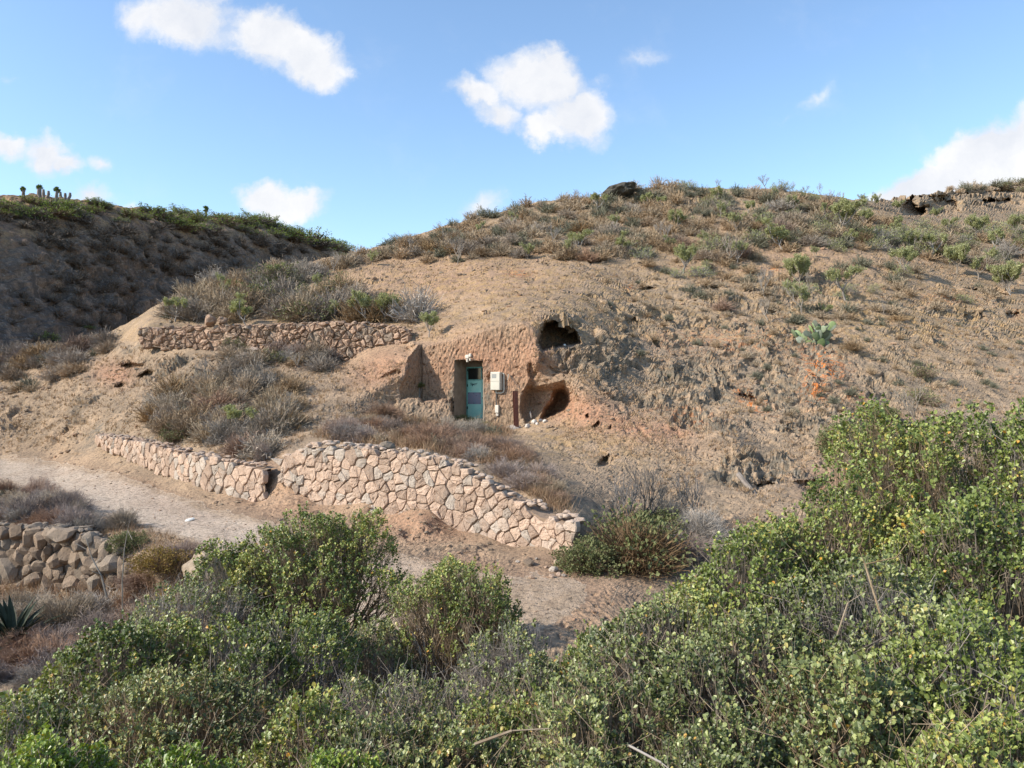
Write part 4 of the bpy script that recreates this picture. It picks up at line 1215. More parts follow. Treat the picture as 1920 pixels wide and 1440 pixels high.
# ================================================================== plants
def skeleton(tips, root, g, k1, k2):
    """join twig tips to a root through two levels of forks; returns segment lists"""
    n = len(tips); k2 = min(k2, n); k1 = min(k1, k2)
    c2 = tips[g.choice(n, k2, replace=False)]
    a = np.argmin(((tips[:, None] - c2[None]) ** 2).sum(-1), 1) if n * k2 < 4e6 else np.concatenate([np.argmin(((t[:, None] - c2[None]) ** 2).sum(-1), 1) for t in np.array_split(tips, 12)])
    n2 = root + (c2 - root) * g.uniform(.66, .84, (k2, 1))
    c1 = c2[g.choice(k2, k1, replace=False)]
    b = np.argmin(((c2[:, None] - c1[None]) ** 2).sum(-1), 1)
    n1 = root + (c1 - root) * g.uniform(.3, .48, (k1, 1))
    return n1, n2, b, a


def leafy_shrub(name, label, base, lobes, ntips, leafsize, mat, seed, per=6, twigmat='twig', group=None, lower=-.35, twr=.0035, bare=0.0, nparts=0, cat='shrub', tint=(.55, .22), deadtw=0.0):
    """lobes: (x, y, z, rx, ry, rz) in world coordinates"""
    g = np.random.default_rng(seed)
    base = np.array(base, float); L = np.array(lobes, float)
    area = (L[:, 3] * L[:, 5]); pick = g.choice(len(L), ntips, p=area / area.sum())
    d = g.normal(size=(ntips, 3)); d[:, 2] += .45; d = norm(d)
    d[d[:, 2] < lower, 2] *= -1
    r = 1 - np.abs(g.normal(size=ntips)) * .20
    lump = 1 + .22 * perlin(d * 2.2 + pick[:, None] * 3.1 + seed) + .12 * perlin(d * 6 + seed)
    Lp_ = L[pick]
    tips = Lp_[:, :3] + d * Lp_[:, 3:6] * (r * lump).clip(.25, 1.25)[:, None]
    # drop tips buried deep in another lobe
    keep = np.ones(ntips, bool)
    for q in L:
        e = (((tips - q[:3]) / q[3:6]) ** 2).sum(1); keep &= ~(e < .45)
    tips = tips[keep]; d = d[keep]
    # holes in the crown
    hole = perlin(tips * 2.6 + seed) ; keep = hole > -.20 + .12 * g.normal(size=len(tips)); keep |= g.random(len(tips)) < .25
    tips = tips[keep] - base; d = d[keep]; n = len(tips)
    root = empty(name, tuple(base), label, cat, group)
    n1, n2, b, a = skeleton(tips, np.zeros(3), g, 14, max(60, n // 12))
    H = np.abs(tips[:, 2]).max()
    parts = [bent(np.zeros((len(n1), 3)) + g.normal(size=(len(n1), 3)) * .05, n1, .018 * H, .010 * H, .12, g, 5, 3),
             bent(n1[b], n2, .008 * H, .0035 * H, .10, g, 4, 3)]
    V, f = merge(parts); link('stems', mesh_np('stems', V, f, M[twigmat], flat=False), root)
    out = norm(tips)
    V, f = bent(n2[a], tips, twr * 1.0, twr * .5, .10, g, 3, 2)
    # bare extra twiglets that poke about
    m = int(n * (.3 + 2 * deadtw)); i = g.integers(0, n, m)
    st = n2[a[i]] + (tips[i] - n2[a[i]]) * g.uniform(.1, .9, (m, 1)); dirn = norm(out[i] + g.normal(size=(m, 3)) * .9)
    V2, f2 = bent(st, st + dirn * g.uniform(.08, .28, (m, 1)) * (1 + leafsize * 8), twr * .7, twr * .3, .18, g, 3, 2)
    V, f = merge([(V, f), (V2, f2)])
    o = link('twigs', mesh_np('twigs', V, f, M[twigmat]), root); o['kind'] = 'stuff'
    # leaves in loose rosettes along the last bit of every twig
    lf = g.random(n) >= bare
    T = tips[lf]; nn2 = n2[a][lf]; dr = norm(T - nn2); nl = len(T)
    P = np.repeat(T, per, 0); D = np.repeat(dr, per, 0); k = np.tile(np.arange(per), nl)
    back = g.uniform(0, 1, len(P)) ** 1.3 * leafsize * 2.8
    P = P - D * back[:, None] + g.normal(size=P.shape) * leafsize * .35
    side = norm(np.cross(D, g.normal(size=P.shape)))
    ax = norm(D * g.uniform(.2, .9, (len(P), 1)) + side + np.array([0, 0, .35]))
    N = norm(np.array([-.55, -.35, .85]) + g.normal(size=P.shape) * .5 + D * .4)
    size = leafsize * g.uniform(.5, 1.3, len(P))
    V, f = leaves(P, ax, N, size, g.uniform(.8, 1.1))
    tn = np.clip(g.normal(tint[0], tint[1], len(P)) + .45 * perlin((P + base) * 1.3), 0, .93); tn[g.random(len(P)) < .008] = 1.0
    if nparts:
        W = P + base; u = CX + W[:, 0] / W[:, 1] * F; v = CY - W[:, 2] / W[:, 1] * F
        vis = (u > 10) & (u < 1910) & (v > 10) & (v < 1430) & (D[:, 2] > .1)
        sc = np.where(vis, -np.linalg.norm(W, axis=1) + .25 * D[:, 2] + g.random(len(P)) * .7, -99)
        ch = np.argsort(-sc)[:nparts]
        for c in ch:
            X = norm(np.cross(ax[c], N[c])); n_ = np.cross(X, ax[c])
            o = link('leaf', LEAFM[M[mat].name][int(g.integers(0, 4))], root)
            mt = Matrix(np.array([X, norm(ax[c]), n_]).T.tolist()).to_4x4(); s_ = float(size[c])
            o.matrix_basis = Matrix.Translation(Vector(P[c])) @ mt @ Matrix.Scale(s_, 4)
        kp = np.ones(len(P), bool); kp[ch] = False
        f = f.reshape(-1, 2, 4)[kp].reshape(-1, 4)
    o = link('leaves', mesh_np('leaves', V, f, M[mat], attrs=dict(tint=np.repeat(tn, 6))), root); o['kind'] = 'stuff'
    return root, n


LEAFM = {}
for key in ('leafgreen', 'leafolive', 'leafbright'):
    LEAFM[M[key].name] = []
    for t in (.25, .5, .7, .88):
        V, f = leaves(np.zeros((1, 3)), np.array([[0, 1., 0]]), np.array([[0, 0, 1.]]), 1.0)
        LEAFM[M[key].name].append(mesh_np('leaf', V, f, M[key], attrs=dict(tint=np.full(6, t))))


def crown(u, vtop, hw, Y, hgt, depth=None, g=None, k=7, squash=1.0):
    """lobes filling a crown whose outline in the photograph is centred on u, top at vtop, half width hw (px), at distance Y; hgt in metres"""
    R = hw / F * Y; x0 = (u - CX) / F * Y; zt = (CY - vtop) / F * Y
    g = g or np.random.default_rng(1)
    Ls = []
    for i in range(k):
        a = i / k * 2 * math.pi + g.uniform(0, .8); rr = R * g.uniform(.42, .62)
        q = R * g.uniform(.35, .55)
        Ls.append((x0 + math.cos(a) * rr, Y + math.sin(a) * rr, zt - hgt * g.uniform(.35, .62), q, q, hgt * g.uniform(.26, .38)))
    q = R * .55
    Ls.append((x0, Y, zt - hgt * .36, q, q, hgt * .36))
    return Ls, (x0, Y, None)


# large leafy shrubs of the foreground:
# (u, vtop, half width px, distance, crown height m, tips, leaf m, material, leaves/twig, bare, single leaves, label)
FG = [
    (1790, 752, 250, 7.2, 2.3, 2600, .034, 'leafgreen', 6, .05, 0, 'sunlit leafy shrub rising highest at the right edge of the picture'),
    (1925, 748, 150, 6.8, 2.3, 1500, .034, 'leafgreen', 6, .05, 0, 'leafy shrub cut by the right edge beside the highest one'),
    (1580, 880, 210, 6.6, 1.9, 2300, .034, 'leafgreen', 6, .10, 0, 'leafy shrub mixed with grey twigs on the upper shoulder of the right thicket'),
    (1400, 985, 190, 6.2, 1.6, 1900, .033, 'leafgreen', 6, .10, 0, 'leafy shrub overlapping the brown dead bush with its left side'),
    (1240, 1105, 200, 5.7, 1.5, 1900, .031, 'leafolive', 6, .15, 0, 'leafy shrub beside the end of the track, left corner of the right thicket'),
    (1870, 900, 210, 5.6, 1.8, 1900, .033, 'leafgreen', 6, .05, 0, 'dense dark-green shrub at the right edge under the highest one'),
    (1640, 1040, 240, 5.2, 1.6, 2200, .032, 'leafolive', 6, .22, 0, 'shrub with bare grey branches in the heart of the right thicket'),
    (1420, 1140, 230, 4.9, 1.4, 2000, .030, 'leafolive', 6, .15, 0, 'round-leaved shrub in the middle of the right thicket, many pale leaves'),
    (1180, 1255, 210, 4.6, 1.2, 1800, .029, 'leafolive', 6, .22, 0, 'shrub with a tangle of bare arching twigs at the bottom centre-right'),
    (1840, 1130, 230, 4.1, 1.3, 1700, .029, 'leafgreen', 6, .10, 150, 'near shrub with large round leaves at the right edge, lower half'),
    (1600, 1230, 240, 3.9, 1.2, 1800, .027, 'leafolive', 6, .10, 250, 'nearest round-leaved shrub at the bottom right'),
    (1370, 1330, 210, 3.8, .9, 1400, .026, 'leafolive', 6, .12, 150, 'near shrub cut by the bottom edge right of centre'),
    (1840, 1330, 230, 3.3, .9, 1300, .025, 'leafgreen', 6, .10, 150, 'darkest near shrub filling the bottom right corner'),
    (600, 950, 175, 10.6, 2.3, 3400, .036, 'leafgreen', 6, .08, 0, 'big round sunlit shrub standing in front of the track and tall wall'),
    (465, 1005, 105, 10.3, 1.9, 1500, .036, 'leafgreen', 6, .12, 0, 'smaller leafy shrub joined to the left side of the big round one'),
    (860, 1042, 135, 9.0, 1.9, 2300, .034, 'leafgreen', 6, .20, 0, 'open yellow-green shrub in front of the track, right of the big round one'),
    (700, 1150, 110, 8.6, 1.5, 1300, .034, 'leafolive', 6, .35, 0, 'brownish half-bare shrub between the two shrubs in front of the track'),
    (520, 1135, 165, 7.6, 1.6, 2100, .034, 'leafgreen', 6, .12, 0, 'leafy shrub below the big round one with a dark gap above it'),
    (340, 1080, 150, 9.2, 1.6, 1500, .034, 'leafolive', 6, .45, 0, 'thin twiggy shrub in front of the collapsing dry wall'),
    (215, 1165, 190, 7.4, 1.5, 2200, .033, 'leafgreen', 6, .12, 0, 'leafy shrub with glittering leaves on the left, below the dry wall'),
    (760, 1255, 185, 6.2, 1.4, 1500, .031, 'leafolive', 5, .50, 0, 'dark half-bare shrub of tangled brown twigs, bottom centre'),
    (950, 1150, 110, 7.6, 1.2, 700, .030, 'leafolive', 5, .60, 0, 'nearly bare grey-twigged bush at the bottom end of the track'),
    (330, 1250, 210, 6.0, 1.2, 1900, .031, 'leafolive', 6, .20, 0, 'wide grey-green shrub low on the left with dark twigs showing'),
    (30, 1290, 150, 5.8, 1.2, 1300, .031, 'leafgreen', 6, .10, 0, 'leafy shrub cut by the left edge near the bottom'),
    (580, 1290, 170, 5.2, 1.2, 1700, .030, 'leafgreen', 6, .10, 0, 'dense leafy shrub at the bottom, left of centre'),
    (70, 1385, 170, 4.4, .9, 1300, .029, 'leafbright', 6, .05, 120, 'bright green shrub filling the bottom left corner'),
    (340, 1400, 160, 4.3, .8, 1200, .028, 'leafbright', 6, .08, 60, 'bright yellow-green shrub cut by the bottom edge, left part'),
    (870, 1355, 180, 4.8, .9, 1300, .028, 'leafolive', 6, .25, 0, 'shrub of scattered pale leaves cut by the bottom edge, centre'),
    (620, 1410, 130, 4.2, .7, 900, .027, 'leafbright', 6, .10, 0, 'small bright shrub tip cut by the bottom edge beside the dense one'),
    (1010, 1225, 125, 6.4, 1.4, 1500, .031, 'leafolive', 5, .30, 0, 'half-bare bush closing the gap between the left shrubs and the right thicket'),
    (1000, 1300, 150, 5.4, 1.2, 1600, .030, 'leafgreen', 6, .15, 0, 'fuller leafy shrub just below the half-bare bush in the central gap'),
    (1110, 1175, 90, 6.6, 1.1, 900, .031, 'leafgreen', 6, .10, 0, 'small leafy shrub at the lower right corner of the visible track end'),
    (720, 1340, 150, 4.9, 1.0, 1400, .029, 'leafolive', 6, .25, 0, 'grey-green shrub between the dense leafy one and the scattered pale one at the bottom'),
    (1090, 1420, 150, 4.0, .7, 900, .027, 'leafolive', 6, .15, 0, 'low shrub at the bottom edge in front of the arching bare twigs'),
]
nl = 0
for i, (u, vt, hw, Y, hg, nt_, lf, mt, per, bare, npt, lab) in enumerate(FG):
    per += 6; nt_ = int(nt_ * 1.3); lf *= .92
    g = np.random.default_rng(400 + i)
    Ls, (x0, y0, _) = crown(u, vt, hw, Y, hg, g=g)
    zb = float(near_z(np.array(x0), np.array(y0))) if Y < 9.0 else max(surf_ground(x0, y0), -4.9)
    zb = min(zb, min(q[2] for q in Ls) - .2)
    r_, n = leafy_shrub('leafy_shrub', lab, (x0, y0, zb), Ls, nt_, lf, mt, 500 + i, per=per, bare=bare, nparts=npt,
                        tint=(.52, .22) if mt != 'leafbright' else (.6, .2), deadtw=bare)
    nl += n
print('FG tips', nl)

# ---------------------------------------------------------------- dry domed bushes (shared meshes)
def dome_bush_mesh(name, seed, n=420, R=.6, H=.55, mat='dry', leafn=0, leafmat=None, wid=.010):
    g = np.random.default_rng(seed)
    d = g.normal(size=(n, 3)); d[:, 2] = np.abs(d[:, 2]) * 1.1 + .05; d = norm(d)
    rr = 1.08 - np.abs(g.normal(size=n)) * .32
    lump = 1 + .55 * perlin(d * 1.9 + seed * 1.7)
    tip = d * np.array([R, R, H]) * (rr * lump)[:, None]
    b0 = g.normal(size=(n, 3)) * np.array([.10, .10, .02]) * R
    mid = b0 + (tip - b0) * g.uniform(.3, .5, (n, 1)) + g.normal(size=(n, 3)) * .05 * R
    def strips(A, B, w0, w1):
        dr = norm(B - A); sd_ = norm(np.cross(dr, g.normal(size=A.shape)))
        V = np.stack([A - sd_ * w0, A + sd_ * w0, B + sd_ * w1, B - sd_ * w1], 1)
        return V.reshape(-1, 3), np.arange(len(A) * 4).reshape(-1, 4)
    parts = [strips(b0, mid, wid, wid * .8), strips(mid, tip, wid * .8, wid * .4)]
    for _ in range(3):
        t = g.uniform(.2, 1, (n, 1)); A = mid + (tip - mid) * t
        B = A + norm(d + g.normal(size=(n, 3)) * .8) * g.uniform(.10, .26, (n, 1)) * R
        parts.append(strips(A, B, wid * .6, wid * .3))
    V, f = merge(parts)
    V[:, 2] -= .04
    tw = mesh_np(name + '_twigs', V, f, M[mat])
    lf = None
    if leafn:
        i = g.integers(0, n, leafn); P = tip[i] + g.normal(size=(leafn, 3)) * .06 * R
        ax = norm(d[i] + g.normal(size=(leafn, 3)) * .6); N = norm(g.normal(size=(leafn, 3)) + np.array([0, 0, .8]))
        V, f = leaves(P, ax, N, .055 * R * g.uniform(.7, 1.4, leafn) * 1.3, .8)
        lf = mesh_np(name + '_leaves', V, f, M[leafmat], attrs=dict(tint=np.repeat(np.clip(g.normal(.5, .22, leafn), 0, .93), 6)))
    return tw, lf


BUSH = {
    'dry': [dome_bush_mesh('dry_bush', 10 + i, mat='dry') for i in range(5)],
    'grey': [dome_bush_mesh('grey_bush', 20 + i, mat='drygrey') for i in range(4)],
    'red': [dome_bush_mesh('red_bush', 30 + i, mat='dryred_b') for i in range(3)],
    'green': [dome_bush_mesh('green_bush', 40 + i, n=260, mat='twigbrown', leafn=900, leafmat='leafdull') for i in range(3)],
    'yellow': [dome_bush_mesh('spurge_bush', 45 + i, n=200, mat='bark', leafn=900, leafmat='leafyellow', wid=.009) for i in range(3)],
    'far': [dome_bush_mesh('far_bush', 50 + i, n=160, mat='scrub', wid=.03) for i in range(3)],
    'fargreen': [dome_bush_mesh('far_green_bush', 60 + i, n=160, mat='scrub', leafn=1100, leafmat='leaffar', wid=.02) for i in range(4)],
    'fine': [dome_bush_mesh('fine_bush', 70 + i, n=1500, mat='dryred_b', wid=.0045) for i in range(2)],
    'finegrey': [dome_bush_mesh('fine_grey_bush', 74 + i, n=1500, mat='drygrey', wid=.0045) for i in range(2)],
    'fineolive': [dome_bush_mesh('fine_olive_bush', 86 + i, n=1500, mat='twigbrown', leafn=1300, leafmat='leafdull', wid=.0045) for i in range(2)],
    'finegreen': [dome_bush_mesh('fine_green_bush', 78 + i, n=1100, mat='twigbrown', leafn=5000, leafmat='leafdull', wid=.0045) for i in range(2)],
    'fern': [dome_bush_mesh('fern_bush', 84, n=900, mat='dryred_b', leafn=3500, leafmat='leaforange', wid=.005)],
}
gb = np.random.default_rng(99)
NAME = dict(fineolive='dry_bush', yellow='spurge_bush', dry='dry_bush', grey='dry_bush', red='dry_bush', green='green_bush', far='dry_bush', fargreen='green_bush', fine='dry_bush', finegrey='dry_bush', finegreen='green_bush', fern='fern_bush')
QUEUE = []


def bush(kind, p, size, label, group=None, hs=1.0, parts=True):
    QUEUE.append((kind, Vector(p), size, label, group, hs, size / p.y))


def flush_bushes(limit=292):
    """the largest in the picture become objects; the many small ones beyond the limit are one mass"""
    dryq = sorted([q for q in QUEUE if NAME[q[0]] == 'dry_bush'], key=lambda q: (q[4] is not None, -q[6]))
    keep = dryq[:limit] + [q for q in QUEUE if NAME[q[0]] != 'dry_bush']
    # where only a few look alike, say which one counting from the left of the picture
    byl = {}
    for q in keep: byl.setdefault(q[3], []).append(q)
    ords = ['leftmost', 'second from left,', 'third from left,', 'fourth from left,', 'fifth from left,', 'sixth from left,', 'seventh from left,', 'eighth from left,', 'ninth from left,', 'tenth from left,']
    keep2 = []
    for lab_, qs in byl.items():
        qs.sort(key=lambda q: q[1].x / q[1].y)
        for i_, q in enumerate(qs):
            nl_ = lab_
            if 1 < len(qs) <= 10: nl_ = (ords[i_] if i_ < len(qs) - 1 else 'rightmost') + ' ' + lab_
            keep2.append((q[0], q[1], q[2], nl_) + q[4:])
    keep = keep2
    for kind, p, size, label, group, hs, _ in keep:
        tw, lf = BUSH[kind][int(gb.integers(0, len(BUSH[kind])))]
        o = link(NAME[kind], tw, None, (p.x, p.y, p.z - .03 * size), (gb.normal() * .08, gb.normal() * .08, gb.uniform(0, 6.28)), (size * gb.uniform(.85, 1.15), size * gb.uniform(.85, 1.15), size * hs * gb.uniform(.85, 1.2)))
        tag(o, label, 'bush', group)
        if lf: link('leaves', lf, o)
    rest = dryq[limit:]
    parts = []
    for k, (kind, p, size, *_r) in enumerate(rest):
        me = LOWBUSH[k % len(LOWBUSH)]; V, f = me
        a = gb.uniform(0, 6.28); c, s_ = math.cos(a), math.sin(a)
        W = np.stack([V[:, 0] * c - V[:, 1] * s_, V[:, 0] * s_ + V[:, 1] * c, V[:, 2]], -1) * size + np.array([p.x, p.y, p.z - .03 * size])
        parts.append((W, f))
    for j_, (mk, lab_) in enumerate((('dry', 'small brown brush filling in between the bushes of the hill'), ('drygrey', 'small grey brush filling in between the bushes of the hill'), ('olive', 'small olive scrub filling in between the bushes of the hill'))):
        if parts[j_::3]:
            V, f = merge(parts[j_::3]); tag(link('brush', mesh_np('brush', V, f, M[mk])), lab_, kind='stuff')
    print('BUSHES', len(keep), 'mass', len(rest))


LOWBUSH = []
for _i in range(4):
    _tw, _ = dome_bush_mesh('low_bush', 90 + _i, n=170, mat='dry', wid=.016)
    _V = np.zeros(len(_tw.vertices) * 3, np.float32); _tw.vertices.foreach_get('co', _V)
    LOWBUSH.append((_V.reshape(-1, 3).astype(float), np.arange(len(_V) // 3).reshape(-1, 4)))
    bpy.data.meshes.remove(_tw)


def inpoly(u, v, poly):
    return poly_sd(np.array([[u]], float), np.array([[v]], float), poly)[0, 0] > 0


def fill(kindw, poly, n, size, label, group, minpx=10, hs=1.0, pick=surf):
    """bushes spread over a patch of ground; poly in photograph positions"""
    P = np.array(poly); pts = []; tries = 0
    while len(pts) < n and tries < n * 40:
        tries += 1
        u = gb.uniform(P[:, 0].min(), P[:, 0].max()); v = gb.uniform(P[:, 1].min(), P[:, 1].max())
        if v < (vsky(u) if pick is surf else 0) + 1 or not inpoly(u, v, poly): continue
        if any(abs(u - a) + 2.2 * abs(v - b) < minpx for a, b in pts): continue
        pts.append((u, v))
    ks = list(kindw); w = np.array([kindw[k] for k in ks]); w = w / w.sum()
    for u, v in pts:
        k = ks[int(gb.choice(len(ks), p=w))]
        p = pick(u, v)
        if p is None: continue
        bush(k, p, size * gb.uniform(.6, 1.35), label if isinstance(label, str) else label[k], group if isinstance(group, str) else group[k], hs)
    return len(pts)


def zone(where, grp):
    return ({'dry': 'dull brown leafless domed bush ' + where, 'grey': 'pale grey leafless domed bush ' + where, 'red': 'reddish-brown leafless domed bush ' + where, 'green': 'dull green low bush ' + where, 'yellow': 'yellow-green leafy domed bush ' + where},
            {'dry': 'brown bushes ' + grp, 'grey': 'grey bushes ' + grp, 'red': 'reddish bushes ' + grp, 'green': 'green bushes ' + grp, 'yellow': 'yellow-green bushes ' + grp})


l, g_ = zone('on the left part of the hill crest', 'on the left part of the crest')
fill({'dry': 6, 'grey': 3, 'red': .7}, [(700, 462), (900, 404), (1100, 366), (1150, 362), (1150, 492), (1000, 484), (800, 492), (720, 484)], 130, 1.15, l, g_, 17, .85)
l, g_ = zone('on the middle of the hill crest', 'on the middle of the crest')
fill({'dry': 6, 'grey': 3, 'red': .7, 'yellow': .8}, [(1150, 362), (1300, 346), (1450, 348), (1440, 400), (1420, 490), (1150, 490)], 130, 1.15, l, g_, 17, .85)
l, g_ = zone('on the upper right slope below the cliff', 'below the right cliff')
fill({'dry': 5, 'grey': 4, 'red': 1, 'green': 1, 'yellow': 4}, [(1450, 356), (1560, 374), (1640, 392), (1700, 424), (1800, 424), (1930, 412), (1930, 520), (1780, 500), (1640, 470), (1560, 475), (1440, 470)], 140, 1.3, l, g_, 18, .85)
l, g_ = zone('between the small trees on the right flank', 'on the right flank')
fill({'dry': 4, 'grey': 4, 'red': 1, 'yellow': 1.5}, [(1300, 480), (1400, 470), (1500, 500), (1700, 500), (1900, 545), (1900, 560), (1650, 600), (1440, 610), (1280, 560), (1200, 500)], 80, .8, l, g_, 20)
l, g_ = zone('scattered on the rocky slope right of the caves', 'on the rocky slope')
fill({'dry': 5, 'grey': 4}, [(1120, 520), (1300, 490), (1500, 560), (1920, 580), (1920, 760), (1560, 800), (1300, 780), (1130, 660)], 150, .38, l, g_, 24, .8)
l, g_ = zone('on top of the cliff at the right edge', 'on the right cliff top')
fill({'dry': 3, 'grey': 3, 'green': 2}, [(1700, 362), (1820, 352), (1925, 338), (1925, 362), (1830, 358), (1720, 366)], 18, 1.2, l, g_, 16)
l, g_ = zone('on the terrace behind the reddish dry wall', 'behind the reddish dry wall')
fill({'dry': 4, 'grey': 5, 'green': 1.2}, [(305, 600), (350, 572), (420, 560), (520, 565), (640, 560), (760, 580), (790, 604), (700, 606), (500, 606), (320, 606)], 40, 1.6, l, g_, 18, 1.1)
l, g_ = zone('on the left shoulder of the hill', 'on the left shoulder')
fill({'dry': 4, 'grey': 4, 'green': 1}, [(340, 556), (430, 530), (560, 500), (690, 472), (740, 480), (620, 510), (540, 540), (440, 556)], 34, 1.25, l, g_, 18)
l, g_ = zone('under the reddish dry wall', 'under the reddish dry wall')
fill({'dry': 3, 'grey': 3, 'red': 2, 'green': .6}, [(420, 665), (520, 662), (620, 672), (600, 700), (500, 690), (430, 700)], 20, .95, l, g_, 18)
l, g_ = zone('in the thicket above the left masonry', 'in the thicket above the left masonry')
fill({'dry': 5, 'grey': 5, 'red': 1}, [(250, 770), (330, 735), (420, 705), (500, 700), (550, 730), (545, 790), (500, 855), (440, 850), (380, 820), (300, 808)], 62, 1.05, l, g_, 19, 1.0)
l, g_ = zone('near the left edge above the track', 'near the left edge')
fill({'dry': 4, 'grey': 2, 'red': 3}, [(-30, 680), (60, 665), (200, 640), (215, 660), (150, 700), (90, 730), (-30, 745)], 34, 1.15, l, g_, 19)
l, g_ = zone('on the forecourt above the tall wall', 'on the forecourt')
for d_, k_ in ((l, 'fine'), (g_, 'fine')): d_['fine'] = d_['red']; d_['finegrey'] = d_['grey']
fill({'fine': 6, 'finegrey': 2}, [(590, 818), (640, 795), (720, 785), (830, 800), (950, 806), (930, 830), (990, 870), (1040, 930), (1050, 965), (990, 920), (900, 862), (780, 838), (650, 826)], 52, .85, l, g_, 22, .85)
l, g_ = zone('between the track and the collapsing dry wall', 'beside the track, lower left')
for d_, k_ in ((l, 'fine'), (g_, 'fine')): d_['fine'] = d_['red']; d_['finegrey'] = d_['grey']; d_['finegreen'] = 'low brown-green bush beside the track, lower left' if d_ is l else 'brown-green bushes beside the track, lower left'
fill({'fine': 4, 'finegrey': 3}, [(-30, 925), (60, 925), (150, 965), (165, 1000), (60, 985), (-30, 985)], 24, .72, l, g_, 22)
l, g_ = zone('around the dark spiky plant', 'around the dark spiky plant')
for d_ in (l, g_): d_['fine'] = d_['red']; d_['finegrey'] = d_['grey']
fill({'fine': 3, 'finegrey': 4}, [(-30, 1140), (90, 1125), (260, 1120), (330, 1150), (250, 1230), (90, 1290), (-30, 1290)], 16, .8, l, g_, 30, .9)
l, g_ = zone('in the ravine below the tall wall', 'in the ravine')
for (k, u, v, s, hs, lab) in [
        ('finegreen', 1100, 1068, 1.0, 1.0, 'dark green bushy plant at the right end of the tall peach wall'),
        ('fineolive', 1195, 1062, 2.0, .95, 'big grey-brown half-dead bush between the dark green plant and the leafy thicket'),
        ('fineolive', 1160, 1012, 1.3, .9, 'grey twiggy bush rising behind the dark green plant at the wall end'),
        ('fine', 1275, 1045, 1.3, .8, 'reddish dead bush touching the left edge of the leafy thicket'),
        ('finegreen', 1225, 1000, 1.3, .7, 'olive-brown bush in the middle of the dead scrub below the rocks'),
        ('finegrey', 1250, 985, 1.2, 1.0, 'grey tangled bush at the foot of the rocky slope'),
        ('finegrey', 1310, 1010, 1.3, .8, 'grey dead bush half hidden by the first leafy shrub of the thicket'),
        ('finegreen', 240, 1028, .62, .9, 'dark olive bush at the edge of the track above the dry wall end'),
        ('finegrey', 228, 990, .7, 1.0, 'tuft of upright grey twigs standing at the edge of the pale track'),
        ('fern', 305, 1066, .95, .6, 'orange-yellow ferny bush at the right end of the dry wall'),
        ('fine', 345, 1040, .9, .6, 'low reddish bush beside the orange-yellow ferny one'),
        ('fine', 270, 1095, 1.0, .6, 'reddish scrub right below the end of the dry wall'),
        ('fine', 40, 1225, 1.1, .7, 'brown dead scrub under the dark spiky plant'),
        ('finegrey', 130, 1180, 1.3, .8, 'grey dead bush beside the dark spiky plant, left edge'),
        ('finegrey', 200, 1150, 1.1, .8, 'grey dead bush in front of the dry wall foot'),
        ('fine', 110, 1260, 1.3, .7, 'brown dead bush low at the left edge'),
        ('finegrey', 60, 1160, 1.1, .6, 'grey twiggy scrub right behind the dark spiky plant'),
        ('finegreen', 1590, 842, 1.5, .8, 'olive bush behind the upper left edge of the leafy thicket'),
        ('green', 1728, 705, .9, .8, 'lone round green bush on the bare right slope'),
        ('green', 1722, 752, 1.0, .7, 'yellow-green low bush on the slope above the thicket'),
        ('grey', 1790, 790, 1.2, .7, 'blue-grey haze of twigs behind the top of the thicket'),
        ('finegreen', 1652, 790, .8, .8, 'small green bush behind the dark bare-branched shrub'),
        ('dry', 1595, 660, .8, .8, 'small dark bush in the shadow right of the prickly pear'),
        ('dry', 1500, 640, .9, .7, 'grey-brown bush left of the prickly pear'),
        ('dry', 1680, 600, .8, .8, 'small dark bush on the slope right of the prickly pear'),
        ('green', 325, 828, .7, .9, 'bright yellow-green bush above the left masonry'),
        ('green', 320, 815, .6, 1.0, 'upper tuft of yellow-green bush above the left masonry'),
        ('green', 442, 655, 1.0, .8, 'yellow-green bush in front of the reddish dry wall'),
        ('green', 570, 600, 1.9, .7, 'dark green spreading bush on the terrace behind the dry wall'),
        ('green', 520, 532, 2.2, .9, 'green bush at the edge of the hill above the terrace'),
        ('fine', 492, 862, .5, 1.8, 'tuft of orange dry grass at the head of the gully'),
        ('finegreen', 868, 795, .75, .8, 'grey-green bush growing at the foot of the door'),
        ('fine', 935, 808, .55, .8, 'reddish bush under the junction box'),
        ('finegreen', 905, 797, .4, .7, 'tiny pale bush right in front of the turquoise door')]:
    bush(k, surf(u, v), s, lab, None, hs)

